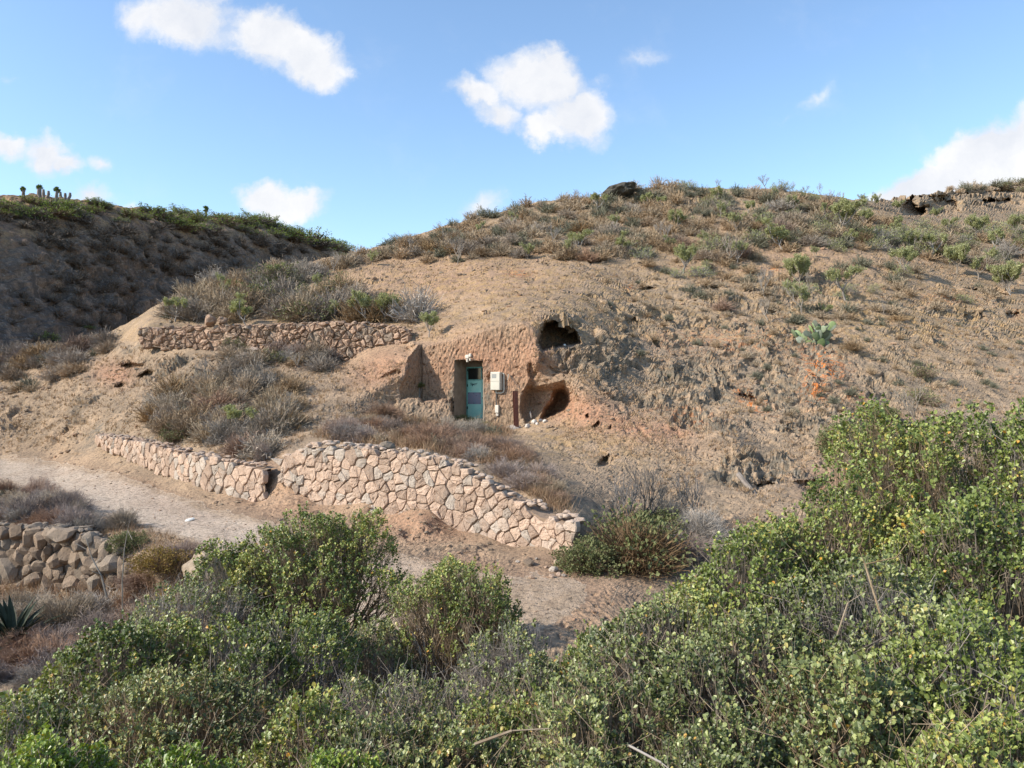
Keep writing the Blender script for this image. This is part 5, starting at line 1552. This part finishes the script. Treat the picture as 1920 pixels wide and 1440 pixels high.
# ---------------------------------------------------------------- succulent spurge trees with forked pale stems
def fork_tree_meshes(name, seed, leafy, H=1.0, spread=1.0, levels=5, thick=.026, bark='bark', leafmat='leafyellow'):
    g = np.random.default_rng(seed)
    segs = []; tips = []

    def grow(p, d, L, r, lv):
        q = p + d * L
        mid = (p + q) / 2 + g.normal(size=3) * L * .06
        segs.append((p, mid, r, r * .88)); segs.append((mid, q, r * .88, r * .76))
        if lv == 0:
            tips.append((q, d)); return
        n = int(g.integers(2, 4)) + (1 if lv == levels else 0)
        a0 = g.uniform(0, 6.28)
        for i in range(n):
            a = a0 + i * 2 * math.pi / n + g.normal() * .3
            side = np.array([math.cos(a), math.sin(a), 0]) * (.25 if i == 0 and lv < levels else 1)
            sp = spread * g.uniform(.45, .85) * (1.1 if lv == levels else .85)
            nd_ = norm(d * .75 + side * sp + np.array([0, 0, .42]))
            grow(q, nd_, L * g.uniform(.50, .98), r * .70, lv - 1)
    ns = int(g.integers(1, 3)) if g.random() < .6 else 1
    for k in range(ns):
        d = norm(np.array([g.normal() * .25, g.normal() * .25, 1.]))
        grow(np.array([g.normal() * .03, g.normal() * .03, -.05]), d, .30, thick * (1 if ns == 1 else .8), levels)
    P0 = np.array([q[0] for q in segs]); P1 = np.array([q[1] for q in segs])
    hmax = max(P1[:, 2].max(), .1); sc = H / hmax
    V, f = tubes(P0 * sc, P1 * sc, np.array([q[2] for q in segs]) * sc, np.array([q[3] for q in segs]) * sc, 4)
    wood = mesh_np(name + '_wood', V, f, M[bark], flat=False)
    lf = None
    if leafy > 0:
        T = np.array([q[0] for q in tips]) * sc; D = np.array([q[1] for q in tips])
        k = g.random(len(T)) < leafy; T = T[k]; D = D[k]
        per = 22
        P = np.repeat(T, per, 0) - np.repeat(D, per, 0) * g.uniform(0, .15, (len(T) * per, 1)) + g.normal(size=(len(T) * per, 3)) * .018; DD = np.repeat(D, per, 0)
        ax = norm(DD * .7 + g.normal(size=P.shape) * .6 + np.array([0, 0, .35]))
        V, f = leaves(P, ax, norm(g.normal(size=P.shape) + np.array([0, 0, .6])), .058 * g.uniform(.6, 1.2, len(P)), .5)
        lf = mesh_np(name + '_leaves', V, f, M[leafmat], attrs=dict(tint=np.repeat(np.clip(g.normal(.5, .25, len(P)), 0, .93), 6)))
    return wood, lf


FT = {'bare': [fork_tree_meshes('bare_fork', 200 + i, 0, levels=5) for i in range(5)],
      'some': [fork_tree_meshes('half_fork', 210 + i, .5, levels=5) for i in range(4)],
      'leafy': [fork_tree_meshes('leafy_fork', 220 + i, .95, levels=5, spread=.95) for i in range(5)],
      'darkbare': [fork_tree_meshes('dark_fork', 230 + i, 0, levels=4, bark='barkdark', spread=.8) for i in range(2)]}
TREES = [  # u, v of the foot, height px, leafiness, what it stands by
    (857, 492, 46, 0), (923, 466, 32, 0), (986, 482, 30, .4), (1069, 482, 44, .2), (1088, 474, 42, .7), (1175, 476, 40, .8), (1034, 453, 36, 0), (1117, 399, 34, .8), (1206, 390, 30, .5),
    (1244, 460, 46, .1), (1267, 437, 40, .5), (1261, 468, 28, .8), (1280, 511, 50, .5), (1362, 495, 60, .1), (1380, 497, 46, .2), (1377, 437, 40, .4), (1340, 381, 32, .5), (1320, 460, 26, .2), (1350, 405, 30, .3),
    (1078, 372, 18, 0), (1188, 362, 18, 0), (1295, 350, 18, 0), (1343, 352, 17, 0), (1433, 354, 26, 0), (1484, 358, 18, 0), (1536, 366, 26, 0), (1511, 362, 16, 0), (1576, 374, 16, 0),
    (1466, 466, 54, .8), (1570, 440, 60, .7), (1595, 463, 30, .8), (1500, 534, 60, .7), (1517, 544, 40, .1), (1580, 563, 58, .6), (1431, 559, 52, .1), (1500, 588, 62, .3), (1440, 603, 46, .05),
    (1694, 515, 48, .7), (1710, 472, 38, .5), (1746, 482, 44, .7), (1794, 510, 52, .6), (1780, 498, 32, .3), (1834, 524, 54, .3), (1896, 553, 58, .7), (1885, 495, 44, .1), (1656, 463, 32, .1),
    (1679, 442, 27, .6), (1637, 388, 26, .2), (1617, 385, 22, .3), (1678, 399, 24, .9), (1485, 399, 32, .8), (1657, 588, 22, 0), (1547, 594, 26, .5), (1453, 374, 26, .4), (1530, 486, 24, .4),
    (1622, 424, 32, .9), (1681, 430, 24, .9), (1751, 415, 24, .9), (1826, 447, 44, .8), (1860, 470, 40, .8), (1905, 440, 36, .7), (1780, 440, 30, .7), (1400, 400, 28, .5), (1548, 415, 30, .6),
    (462, 613, 56, .8), (327, 602, 44, .5), (415, 560, 46, .4), (694, 607, 58, .6), (724, 604, 50, .6), (628, 598, 36, .3), (803, 630, 44, .9), (515, 528, 34, .8), (625, 508, 36, .1),
    (388, 706, 32, 0), (370, 706, 27, 0), (441, 820, 56, .5), (408, 822, 44, .1), (304, 737, 30, .1), (453, 757, 27, .05), (560, 690, 28, .05), (830, 455, 26, .1), (765, 470, 24, .1), (700, 500, 26, .2),
    (590, 540, 30, .4), (900, 440, 26, .2), (960, 430, 28, .3), (1150, 430, 30, .2), (1010, 395, 22, .1), (1240, 395, 24, .5), (1430, 430, 30, .5), (785, 738, 26, 9)]
TNAME = {0: 'bare pale forked shrub', 1: 'sparsely leafed forked shrub', 2: 'leafy yellow-green forked shrub tree'}


def tree_place(u, v):
    w = [(690, 'at the left end of the crest'), (900, 'on the left half of the hill crest'), (1130, 'above the cave front near the crest'), (1300, 'on the middle of the upper slope'), (1420, 'right of the middle of the upper slope'),
         (1540, 'on the slope above the prickly pear'), (1650, 'on the right flank below the cliff start'), (1760, 'below the dark cliff caves'), (1930, 'near the right edge under the cliff')]
    if v < 380 and u > 1000: return 'standing against the sky on the crest'
    if u < 760 and 590 < v < 640: return 'on the terrace behind the reddish dry wall'
    if u < 690 and v > 640: return 'in the thicket above the left masonry'
    if u < 700: return 'on the left shoulder of the hill'
    return next(t for a, t in w if u < a)


_cnt = {}
recs = []
for (u, v, h, lf) in TREES:
    if lf == 9: continue
    cls = 0 if lf < .15 else 1 if lf < .45 else 2
    recs.append((u, v, h, lf, cls, tree_place(u, v)))
by = {}
for r_ in recs: by.setdefault((r_[4], r_[5]), []).append(r_)
ORD = ['first', 'second', 'third', 'fourth', 'fifth', 'sixth', 'seventh', 'eighth', 'ninth', 'tenth']
for (cls, where), lst in by.items():
    lst.sort(key=lambda r: r[0]); n = len(lst)
    for i, (u, v, h, lf, _, _) in enumerate(lst):
        p = surf(u, v + 1); Hm = h / F * p.y * 1.08
        kk = 'bare' if cls == 0 else 'some' if cls == 1 else 'leafy'
        wood, lv = FT[kk][int(gb.integers(0, len(FT[kk])))]
        lab = TNAME[cls] + ' ' + where
        if n > 1: lab = (('leftmost ' if i == 0 else 'rightmost ' if i == n - 1 else ORD[i] + ' from left, ')) + lab
        root = empty('spurge_tree', (p.x, p.y, p.z), lab, 'tree', 'forked shrub trees of the hillside', gb.uniform(0, 6.28))
        wd = Hm * gb.uniform(.95, 1.25) * (1.15 if cls == 2 else 1)
        root.scale = (wd, wd, Hm)
        link('trunk', wood, root)
        if lv: link('crown', lv, root)
p = surf(1650, 775)
root = empty('spurge_tree', tuple(p), 'dark thick-stemmed bare shrub at the top edge of the leafy thicket', 'tree', None, 1.)
root.scale = (1.0, 1.0, .95); link('trunk', FT['darkbare'][0][0], root)
for (u, v, s, lab) in [(1210, 990, 1.7, 'tall dark bare-branched shrub standing before the rocky slope'), (1170, 985, 1.2, 'smaller bare fan-shaped shrub left of the tall bare one'), (1290, 985, 1.3, 'bare grey shrub leaning right in front of the rocks'),
                       (1590, 900, 1.3, 'grey bare-branched shrub at the left shoulder of the thicket'), (1720, 800, 1.5, 'wide grey bare-branched shrub behind the thicket top')]:
    p = surf(u, v); root = empty('bare_shrub', tuple(p), lab, 'shrub', None, u); root.scale = (s * .95, s * .95, s)
    link('branches', FT['darkbare'][u % 2][0] if u < 1500 else FT['bare'][1][0], root)

# rosette plant on the ledge left of the door
def rosette():
    p = surf(785, 744); org = np.array(p)
    root = empty('rosette_plant', tuple(p), 'small grey-green rosette plant on the rock ledge left of the door', 'plant')
    g = np.random.default_rng(3)
    ends = [np.array([-.07, 0, .34]), np.array([.03, .02, .44]), np.array([.12, -.02, .38]), np.array([.0, 0, .36])]
    V, f = tubes([[0, 0, -.03]] * 4, ends, .016, .012, 5); link('stem', mesh_np('stem', V, f, M['bark']), root)
    for e in ends:
        n = 26; a = g.uniform(0, 6.28, n); el = g.uniform(-.1, 1.1, n)
        D = np.stack([np.cos(a) * np.cos(el), np.sin(a) * np.cos(el), np.sin(el)], -1)
        V, f = leaves(np.repeat(e[None], n, 0), D, norm(np.array([0, 0, 1.]) + g.normal(size=(n, 3)) * .1), .135, .7)
        link('rosette', mesh_np('rosette', V, f, M['leafdull'], attrs=dict(tint=np.full(n * 6, .9))), root)


rosette()


def prickly_pear():
    p = surf(1533, 648)
    root = empty('prickly_pear', tuple(p), 'prickly pear cactus with large pale green pads on the rocky slope', 'cactus')
    g = np.random.default_rng(5)
    V0, f0 = ico_sub(2)
    mesh = None
    pads = []

    def pad(base, up, face, L, lv):
        c = base + up * L * .5
        pads.append((c, up, face, L))
        if lv <= 0: return
        for k in range(int(g.integers(1, 4)) if lv < 3 else 3):
            a = g.uniform(-1.0, 1.0); side = np.cross(up, face)
            d = norm(up * math.cos(a) + side * math.sin(a) + np.array([0, 0, .35]) + face * g.normal() * .35)
            st = c + (up * math.cos(a) + side * math.sin(a) * .62) * L * .47
            fc = norm(face + g.normal(size=3) * .7); fc = norm(fc - d * (fc @ d))
            pad(st, d, fc, L * g.uniform(.78, 1.0), lv - 1)
    for (x, y, a) in [(-.35, .05, -.55), (-.12, 0, -.15), (.15, .05, .3), (.38, 0, .65), (.05, -.2, .1)]:
        d = norm(np.array([math.sin(a), g.normal() * .2, math.cos(a)])); fc = norm(np.array([g.normal() * .5, -1, .1])); fc = norm(fc - d * (fc @ d))
        pad(np.array([x * .6, y, -.06]), d, fc, g.uniform(.38, .46), 2 if abs(x) > .3 else 2)
    V = V0 * np.array([.33, .065, .5]); V[:, 0] *= 1 + .25 * V0[:, 2]
    V[:, 0] *= 1
    me = mesh_np('pad', V, f0, M['cactus'], flat=False)
    for c, up, face, L in pads:
        side = np.cross(face, up)
        o = link('pad', me, root, tuple(c)); o.rotation_euler = Matrix(np.array([side, face, up]).T.tolist()).to_euler(); o.scale = (L, L, L)
    # withered stump and dead pads
    V = V0 * np.array([.22, .2, .16]); link('stump', mesh_np('stump', V * (1 + .3 * perlin(V0 * 2)[:, None]), f0, M['barkdark']), root)


prickly_pear()

# dark spiky plant at the left edge
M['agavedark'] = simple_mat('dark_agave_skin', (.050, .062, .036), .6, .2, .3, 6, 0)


def agave(u, v, s, label, name='agave', mat='agavedark', n=46, seed=1):
    p = surf(u, v); g = np.random.default_rng(seed); root = empty(name, tuple(p), label, 'plant')
    for k in range(n):
        a = g.uniform(0, 6.28); el = g.uniform(.1, 1.35)
        D = np.array([math.cos(a) * math.cos(el), math.sin(a) * math.cos(el), math.sin(el)]); L = s * g.uniform(.6, 1.0)
        sd_ = norm(np.cross(D, [0, 0, 1.])); up = np.cross(sd_, D)
        rows = []
        for t, w in ((0, .05), (.35, .06), (.7, .042), (1, .002)):
            c = D * L * t + np.array([0, 0, -.18 * L * t * t]); w_ = w * s
            rows.append([c - sd_ * w_ + up * w_ * .5, c, c + sd_ * w_ + up * w_ * .5])
        V = np.array(rows).reshape(-1, 3); q = []
        for r in range(3):
            for c in range(2): q.append([r * 3 + c, r * 3 + c + 1, r * 3 + c + 4, r * 3 + c + 3])
        link('leaf', mesh_np('leaf', V, np.array(q), M[mat], attrs=dict(tint=np.full(len(V), .12))), root)


agave(22, 1205, 1.0, 'dark spiky-leaved plant in shade at the left edge', seed=4)

# dead stalks standing up from the lower left scrub
def stalk(pts, r, label, seed, forks=()):
    P = [np.array(px(*q)) for q in pts]; org = P[0].copy()
    V, f = tubes([a - org for a in P[:-1]], [b - org for b in P[1:]], np.linspace(r, r * .5, len(P) - 1), np.linspace(r * .9, r * .35, len(P) - 1), 5)
    ps = [(V, f)]
    for (a, b) in forks:
        ps.append(tubes([np.array(px(*a)) - org], [np.array(px(*b)) - org], r * .5, r * .3, 4))
    V, f = merge(ps); o = link('dead_stalk', mesh_np('dead_stalk', V, f, M['twig']), None, tuple(org)); tag(o, label, 'stalk')


stalk([(230, 1170, 9.6), (229, 1090, 9.6), (233, 1030, 9.6), (240, 990, 9.6), (246, 965, 9.6)], .010, 'tall thin dead stalk rising over the dry wall end, right one of two', 1, [((240, 995, 9.6), (248, 1012, 9.5))])
stalk([(200, 1120, 9.8), (190, 1080, 9.8), (172, 1045, 9.8), (161, 1008, 9.8)], .013, 'pale forked dead stalk in front of the dry wall, left one of two', 2, [((186, 1076, 9.8), (172, 1071, 9.7)), ((178, 1058, 9.8), (190, 1046, 9.8)), ((162, 1030, 9.8), (140, 1018, 9.8))])
stalk([(1330, 1035, 5.6), (1310, 1028, 5.5), (1375, 1018, 5.5)], .005, 'thin arching bare branch over the left shoulder of the thicket', 3)
stalk([(1650, 1150, 4.5), (1622, 1058, 4.6), (1680, 1045, 4.6), (1700, 1020, 4.6)], .0055, 'bare forked grey branch standing out in the heart of the thicket', 4, [((1622, 1058, 4.6), (1605, 1015, 4.6))])
stalk([(1180, 1398, 3.4), (1240, 1430, 3.3), (1290, 1470, 3.2)], .006, 'thick bare grey branch crossing the bottom edge', 5)
stalk([(890, 1395, 4.2), (960, 1370, 4.2), (1030, 1366, 4.2)], .009, 'bare grey branch lying across the bottom centre shrubs', 6)
stalk([(1570, 1190, 4.2), (1590, 1130, 4.2), (1625, 1108, 4.2)], .0045, 'bent bare twig in the middle of the right thicket', 7, [((1590, 1130, 4.2), (1560, 1090, 4.2))])
# old timber leaning in the eroded hollow
a = np.array(px(1384, 889, 20.4)); b = np.array(px(1418, 930, 19.8)); V, f = tubes([a * 0], [b - a], .075, .06, 7)
o = link('log', mesh_np('log', V, f, M['barkdark']), None, tuple(a)); tag(o, 'old dark timber stub leaning in the eroded hollow right of centre', 'log')

# ---------------------------------------------------------------- vegetation of the far valley side
GREEN_FAR = [(10, 400, 8), (60, 378, 6), (95, 384, 6), (130, 392, 7), (38, 396, 7), (70, 404, 7), (110, 402, 6), (150, 404, 7), (182, 380, 5), (196, 386, 5), (170, 392, 5), (135, 384, 5), (225, 410, 5), (240, 402, 5), (262, 404, 6), (290, 398, 6), (300, 408, 7),
             (325, 412, 6), (340, 400, 5), (345, 392, 5), (365, 410, 6), (372, 402, 5), (335, 424, 8), (375, 424, 6), (412, 404, 5), (422, 416, 6), (448, 412, 6), (470, 420, 7), (488, 410, 6), (500, 418, 6), (512, 426, 7), (535, 430, 6), (556, 436, 7),
             (545, 446, 7), (580, 446, 7), (600, 452, 6), (625, 460, 6), (640, 464, 5), (590, 458, 8), (520, 440, 6), (455, 428, 6), (5, 385, 5), (30, 380, 4), (400, 424, 5), (480, 436, 5), (168, 612, 3), (85, 632, 5)]
for i, (u, v, s) in enumerate(GREEN_FAR):
    p = lsurf(u, v + 3)
    if p is None: continue
    where = 'in the valley bottom' if v > 600 else 'at the left end of the far ridge' if u < 200 else 'on the middle of the far ridge' if u < 450 else 'at the right end of the far ridge'
    bush('fargreen', p, gb.uniform(.7, 1.3) * s * .52 * p.y / 100, 'round green bush ' + where, 'green bushes ' + where, .58)
flp = [([(-30, 400), (120, 400), (200, 420), (320, 430), (450, 440), (560, 455), (520, 480), (300, 470), (0, 460), (-30, 440)], 75, 'on the upper part of the dark valley side', 15, 3.4),
       ([(-30, 480), (200, 480), (400, 500), (440, 520), (300, 560), (220, 600), (0, 640), (-30, 640)], 70, 'low on the dark valley side', 18, 2.2)]
FARB = []
for poly, n, where, mp, s in flp:
    P_ = np.array(poly); k = 0
    while k < n:
        u = gb.uniform(P_[:, 0].min(), P_[:, 0].max()); v = gb.uniform(P_[:, 1].min(), P_[:, 1].max())
        k += 1
        if not inpoly(u, v, poly): continue
        p = lsurf(u, v)
        if p is None or v < np.interp(u, LR[:, 0], LR[:, 1]) + 22: continue
        FARB.append((p, s * gb.uniform(.5, 1.2) * p.y / 90))
# the brush of the far side reads as one mass
parts = []
for k in range(900):
    pass
gq = np.random.default_rng(321)
sel = _lp[(np.abs(_lu - 300) < 400) & (_lv > 360) & (_lv < 680)]
sel = sel[gq.choice(len(sel), 950)]
dn = perlin(sel * .25)
su = CX + sel[:, 0] / sel[:, 1] * F; sv = CY - sel[:, 2] / sel[:, 1] * F
sel = sel[(dn > -.15) & (sv > np.interp(su, LR[:, 0], LR[:, 1]) + 26)]
for k, q in enumerate(list(sel) + [np.array(p) for p, _ in FARB]):
    V, f = LOWBUSH[k % 4]; sub = gq.choice(len(f), 150, replace=False)
    Vq = V.reshape(-1, 4, 3)[sub]; c = Vq.mean(1, keepdims=True); Vq = c + (Vq - c) * np.array([2.2, 2.2, 1.6]); Vq = Vq.reshape(-1, 3)
    parts.append((Vq * gq.uniform(.9, 2.4) * q[1] / 95 + q, np.arange(len(Vq)).reshape(-1, 4)))
V, f = merge(parts)
tag(link('brush', mesh_np('far_brush', V, f, M['scrub'])), 'brown brush covering the shaded valley side', kind='stuff')


# palms and column cacti against the sky
def tufted(u, v, h, label):
    p = lsurf(u, v + 6); Y = p.y; H = (p.z - (CY - v + h) / F * Y); H = (h + 8) / F * Y
    root = empty('yucca_tree', tuple(p), label, 'tree', 'tufted trees on the skyline'); g = np.random.default_rng(int(u))
    V, f = bent(np.array([[0, 0, -.3]]), np.array([[g.normal() * .1, 0, H * .75]]), .14, .11, .04, g, 6, 3); link('trunk', mesh_np('trunk', V, f, M['barkdark']), root)
    n = 70; D = norm(g.normal(size=(n, 3)) + np.array([0, 0, .25])); V, f = leaves(np.repeat(np.array([[0, 0, H * .78]]), n, 0), D, norm(g.normal(size=(n, 3)) + np.array([0, 0, 1.])), .34 * H, .35)
    link('crown', mesh_np('crown', V, f, M['leaffar'], attrs=dict(tint=np.full(n * 6, .1))), root)


tufted(43, 361, 10, 'leftmost tufted tree standing against the sky on the far ridge')
tufted(74, 361, 12, 'second tufted tree from the left on the far skyline')
tufted(107, 361, 13, 'third tufted tree on the far skyline, right of the second column cactus')
tufted(385, 397, 13, 'wide-crowned tufted tree near the middle of the far ridge')


def colcactus(u, v, h, n, label):
    p = lsurf(u, v + 6); Y = p.y; H = (h + 8) / F * Y; g = np.random.default_rng(int(u)); ps = []
    for k in range(n):
        x = (k - (n - 1) / 2) * .42; hh = H * g.uniform(.7, 1.0)
        ps.append(tubes([[x * .5, 0, -.2]], [[x, 0, hh * .35]], .11, .12, 6)); ps.append(tubes([[x, 0, hh * .34]], [[x, 0, hh]], .13, .09, 6))
    V, f = merge(ps); o = link('column_cactus', mesh_np('column_cactus', V, f, M['barkdark']), None, tuple(p)); tag(o, label, 'cactus')


colcactus(82, 361, 7, 3, 'group of thin cactus columns right of the second tufted tree')
colcactus(122, 364, 4, 3, 'short row of cactus columns right of the third tufted tree')
colcactus(371, 396, 7, 1, 'single small cactus column left of the wide-crowned tufted tree')

flush_bushes()

# ---------------------------------------------------------------- dry grass and tufts
def grass():
    g = np.random.default_rng(8)
    def spots(poly, n):
        P = np.array(poly); out = []
        u = g.uniform(P[:, 0].min(), P[:, 0].max(), n * 4); v = g.uniform(P[:, 1].min(), P[:, 1].max(), n * 4)
        ok = (poly_sd(u, v, poly) > 0) & (v > vsky(u) + 3); u = u[ok][:n]; v = v[ok][:n]
        j = np.clip(np.searchsorted(_ucols, u), 1, len(_ucols) - 1); sk = vsky(_ucols[j]); i = 42 + (v - 1185) / (sk - 1185) * 499
        return GP[np.clip(np.round(np.where(v > 1185, 20, i)).astype(int), 0, GP.shape[0] - 1), j]
    def blades(P, per, h, w, name, mat, label, tint):
        n = len(P) * per; B = np.repeat(P, per, 0) + g.normal(size=(n, 3)) * np.array([.07, .07, .0]) * (h / .2)
        D = norm(np.stack([g.normal(size=n) * .55, g.normal(size=n) * .55, np.ones(n)], -1)); L = h * g.uniform(.4, 1.2, n)
        sd_ = norm(np.cross(D, g.normal(size=(n, 3)))); W = (w * np.repeat(np.clip(P[:, 1] / 20, .6, 2.5), per))[:, None]
        V = np.stack([B - sd_ * W, B + sd_ * W, B + D * L[:, None]], 1)
        tn = np.repeat(np.clip(g.normal(tint, .22, n), 0, .93), 3)
        tag(link(name, mesh_np(name, V, np.arange(n * 3).reshape(-1, 3), M[mat], attrs=dict(tint=tn))), label, kind='stuff')
    fore = [(585, 822), (640, 792), (720, 780), (850, 796), (960, 802), (950, 830), (1000, 870), (1050, 930), (1065, 970), (990, 925), (900, 865), (780, 842), (650, 828)]
    blades(spots(fore, 2600), 9, .30, .006, 'dry_grass', 'grass', 'reddish dry grass on the cave forecourt', .4)
    hill = [(300, 600), (700, 470), (1100, 380), (1500, 368), (1920, 400), (1920, 780), (1600, 800), (1400, 1000), (1150, 900), (1000, 800), (1000, 600), (800, 640)]
    P = spots(hill, 7500); P = P[perlin(P * .7) > -.1]
    blades(P, 6, .13, .012, 'slope_grass', 'grass', 'thin dry grass tufts over the stony slope', .6)
    left = [(0, 700), (200, 640), (300, 660), (760, 680), (740, 740), (560, 830), (480, 880), (200, 820), (0, 850)]
    blades(spots(left, 2200), 6, .15, .009, 'slope_grass', 'grass', 'thin dry grass on the left slope', .5)
    low = [(-40, 1100), (120, 1100), (260, 1080), (380, 1060), (330, 1300), (-40, 1300)]
    blades(spots(low, 1500), 9, .35, .006, 'bank_grass', 'grass', 'brown dry grass on the bank at the lower left', .25)
    edge = [(150, 975), (250, 985), (330, 1010), (400, 1035), (330, 1070), (240, 1060), (160, 1010)]
    blades(spots(edge, 300), 8, .2, .006, 'verge_grass', 'grass', 'sparse dry grass on the lower verge of the track', .4)


grass()
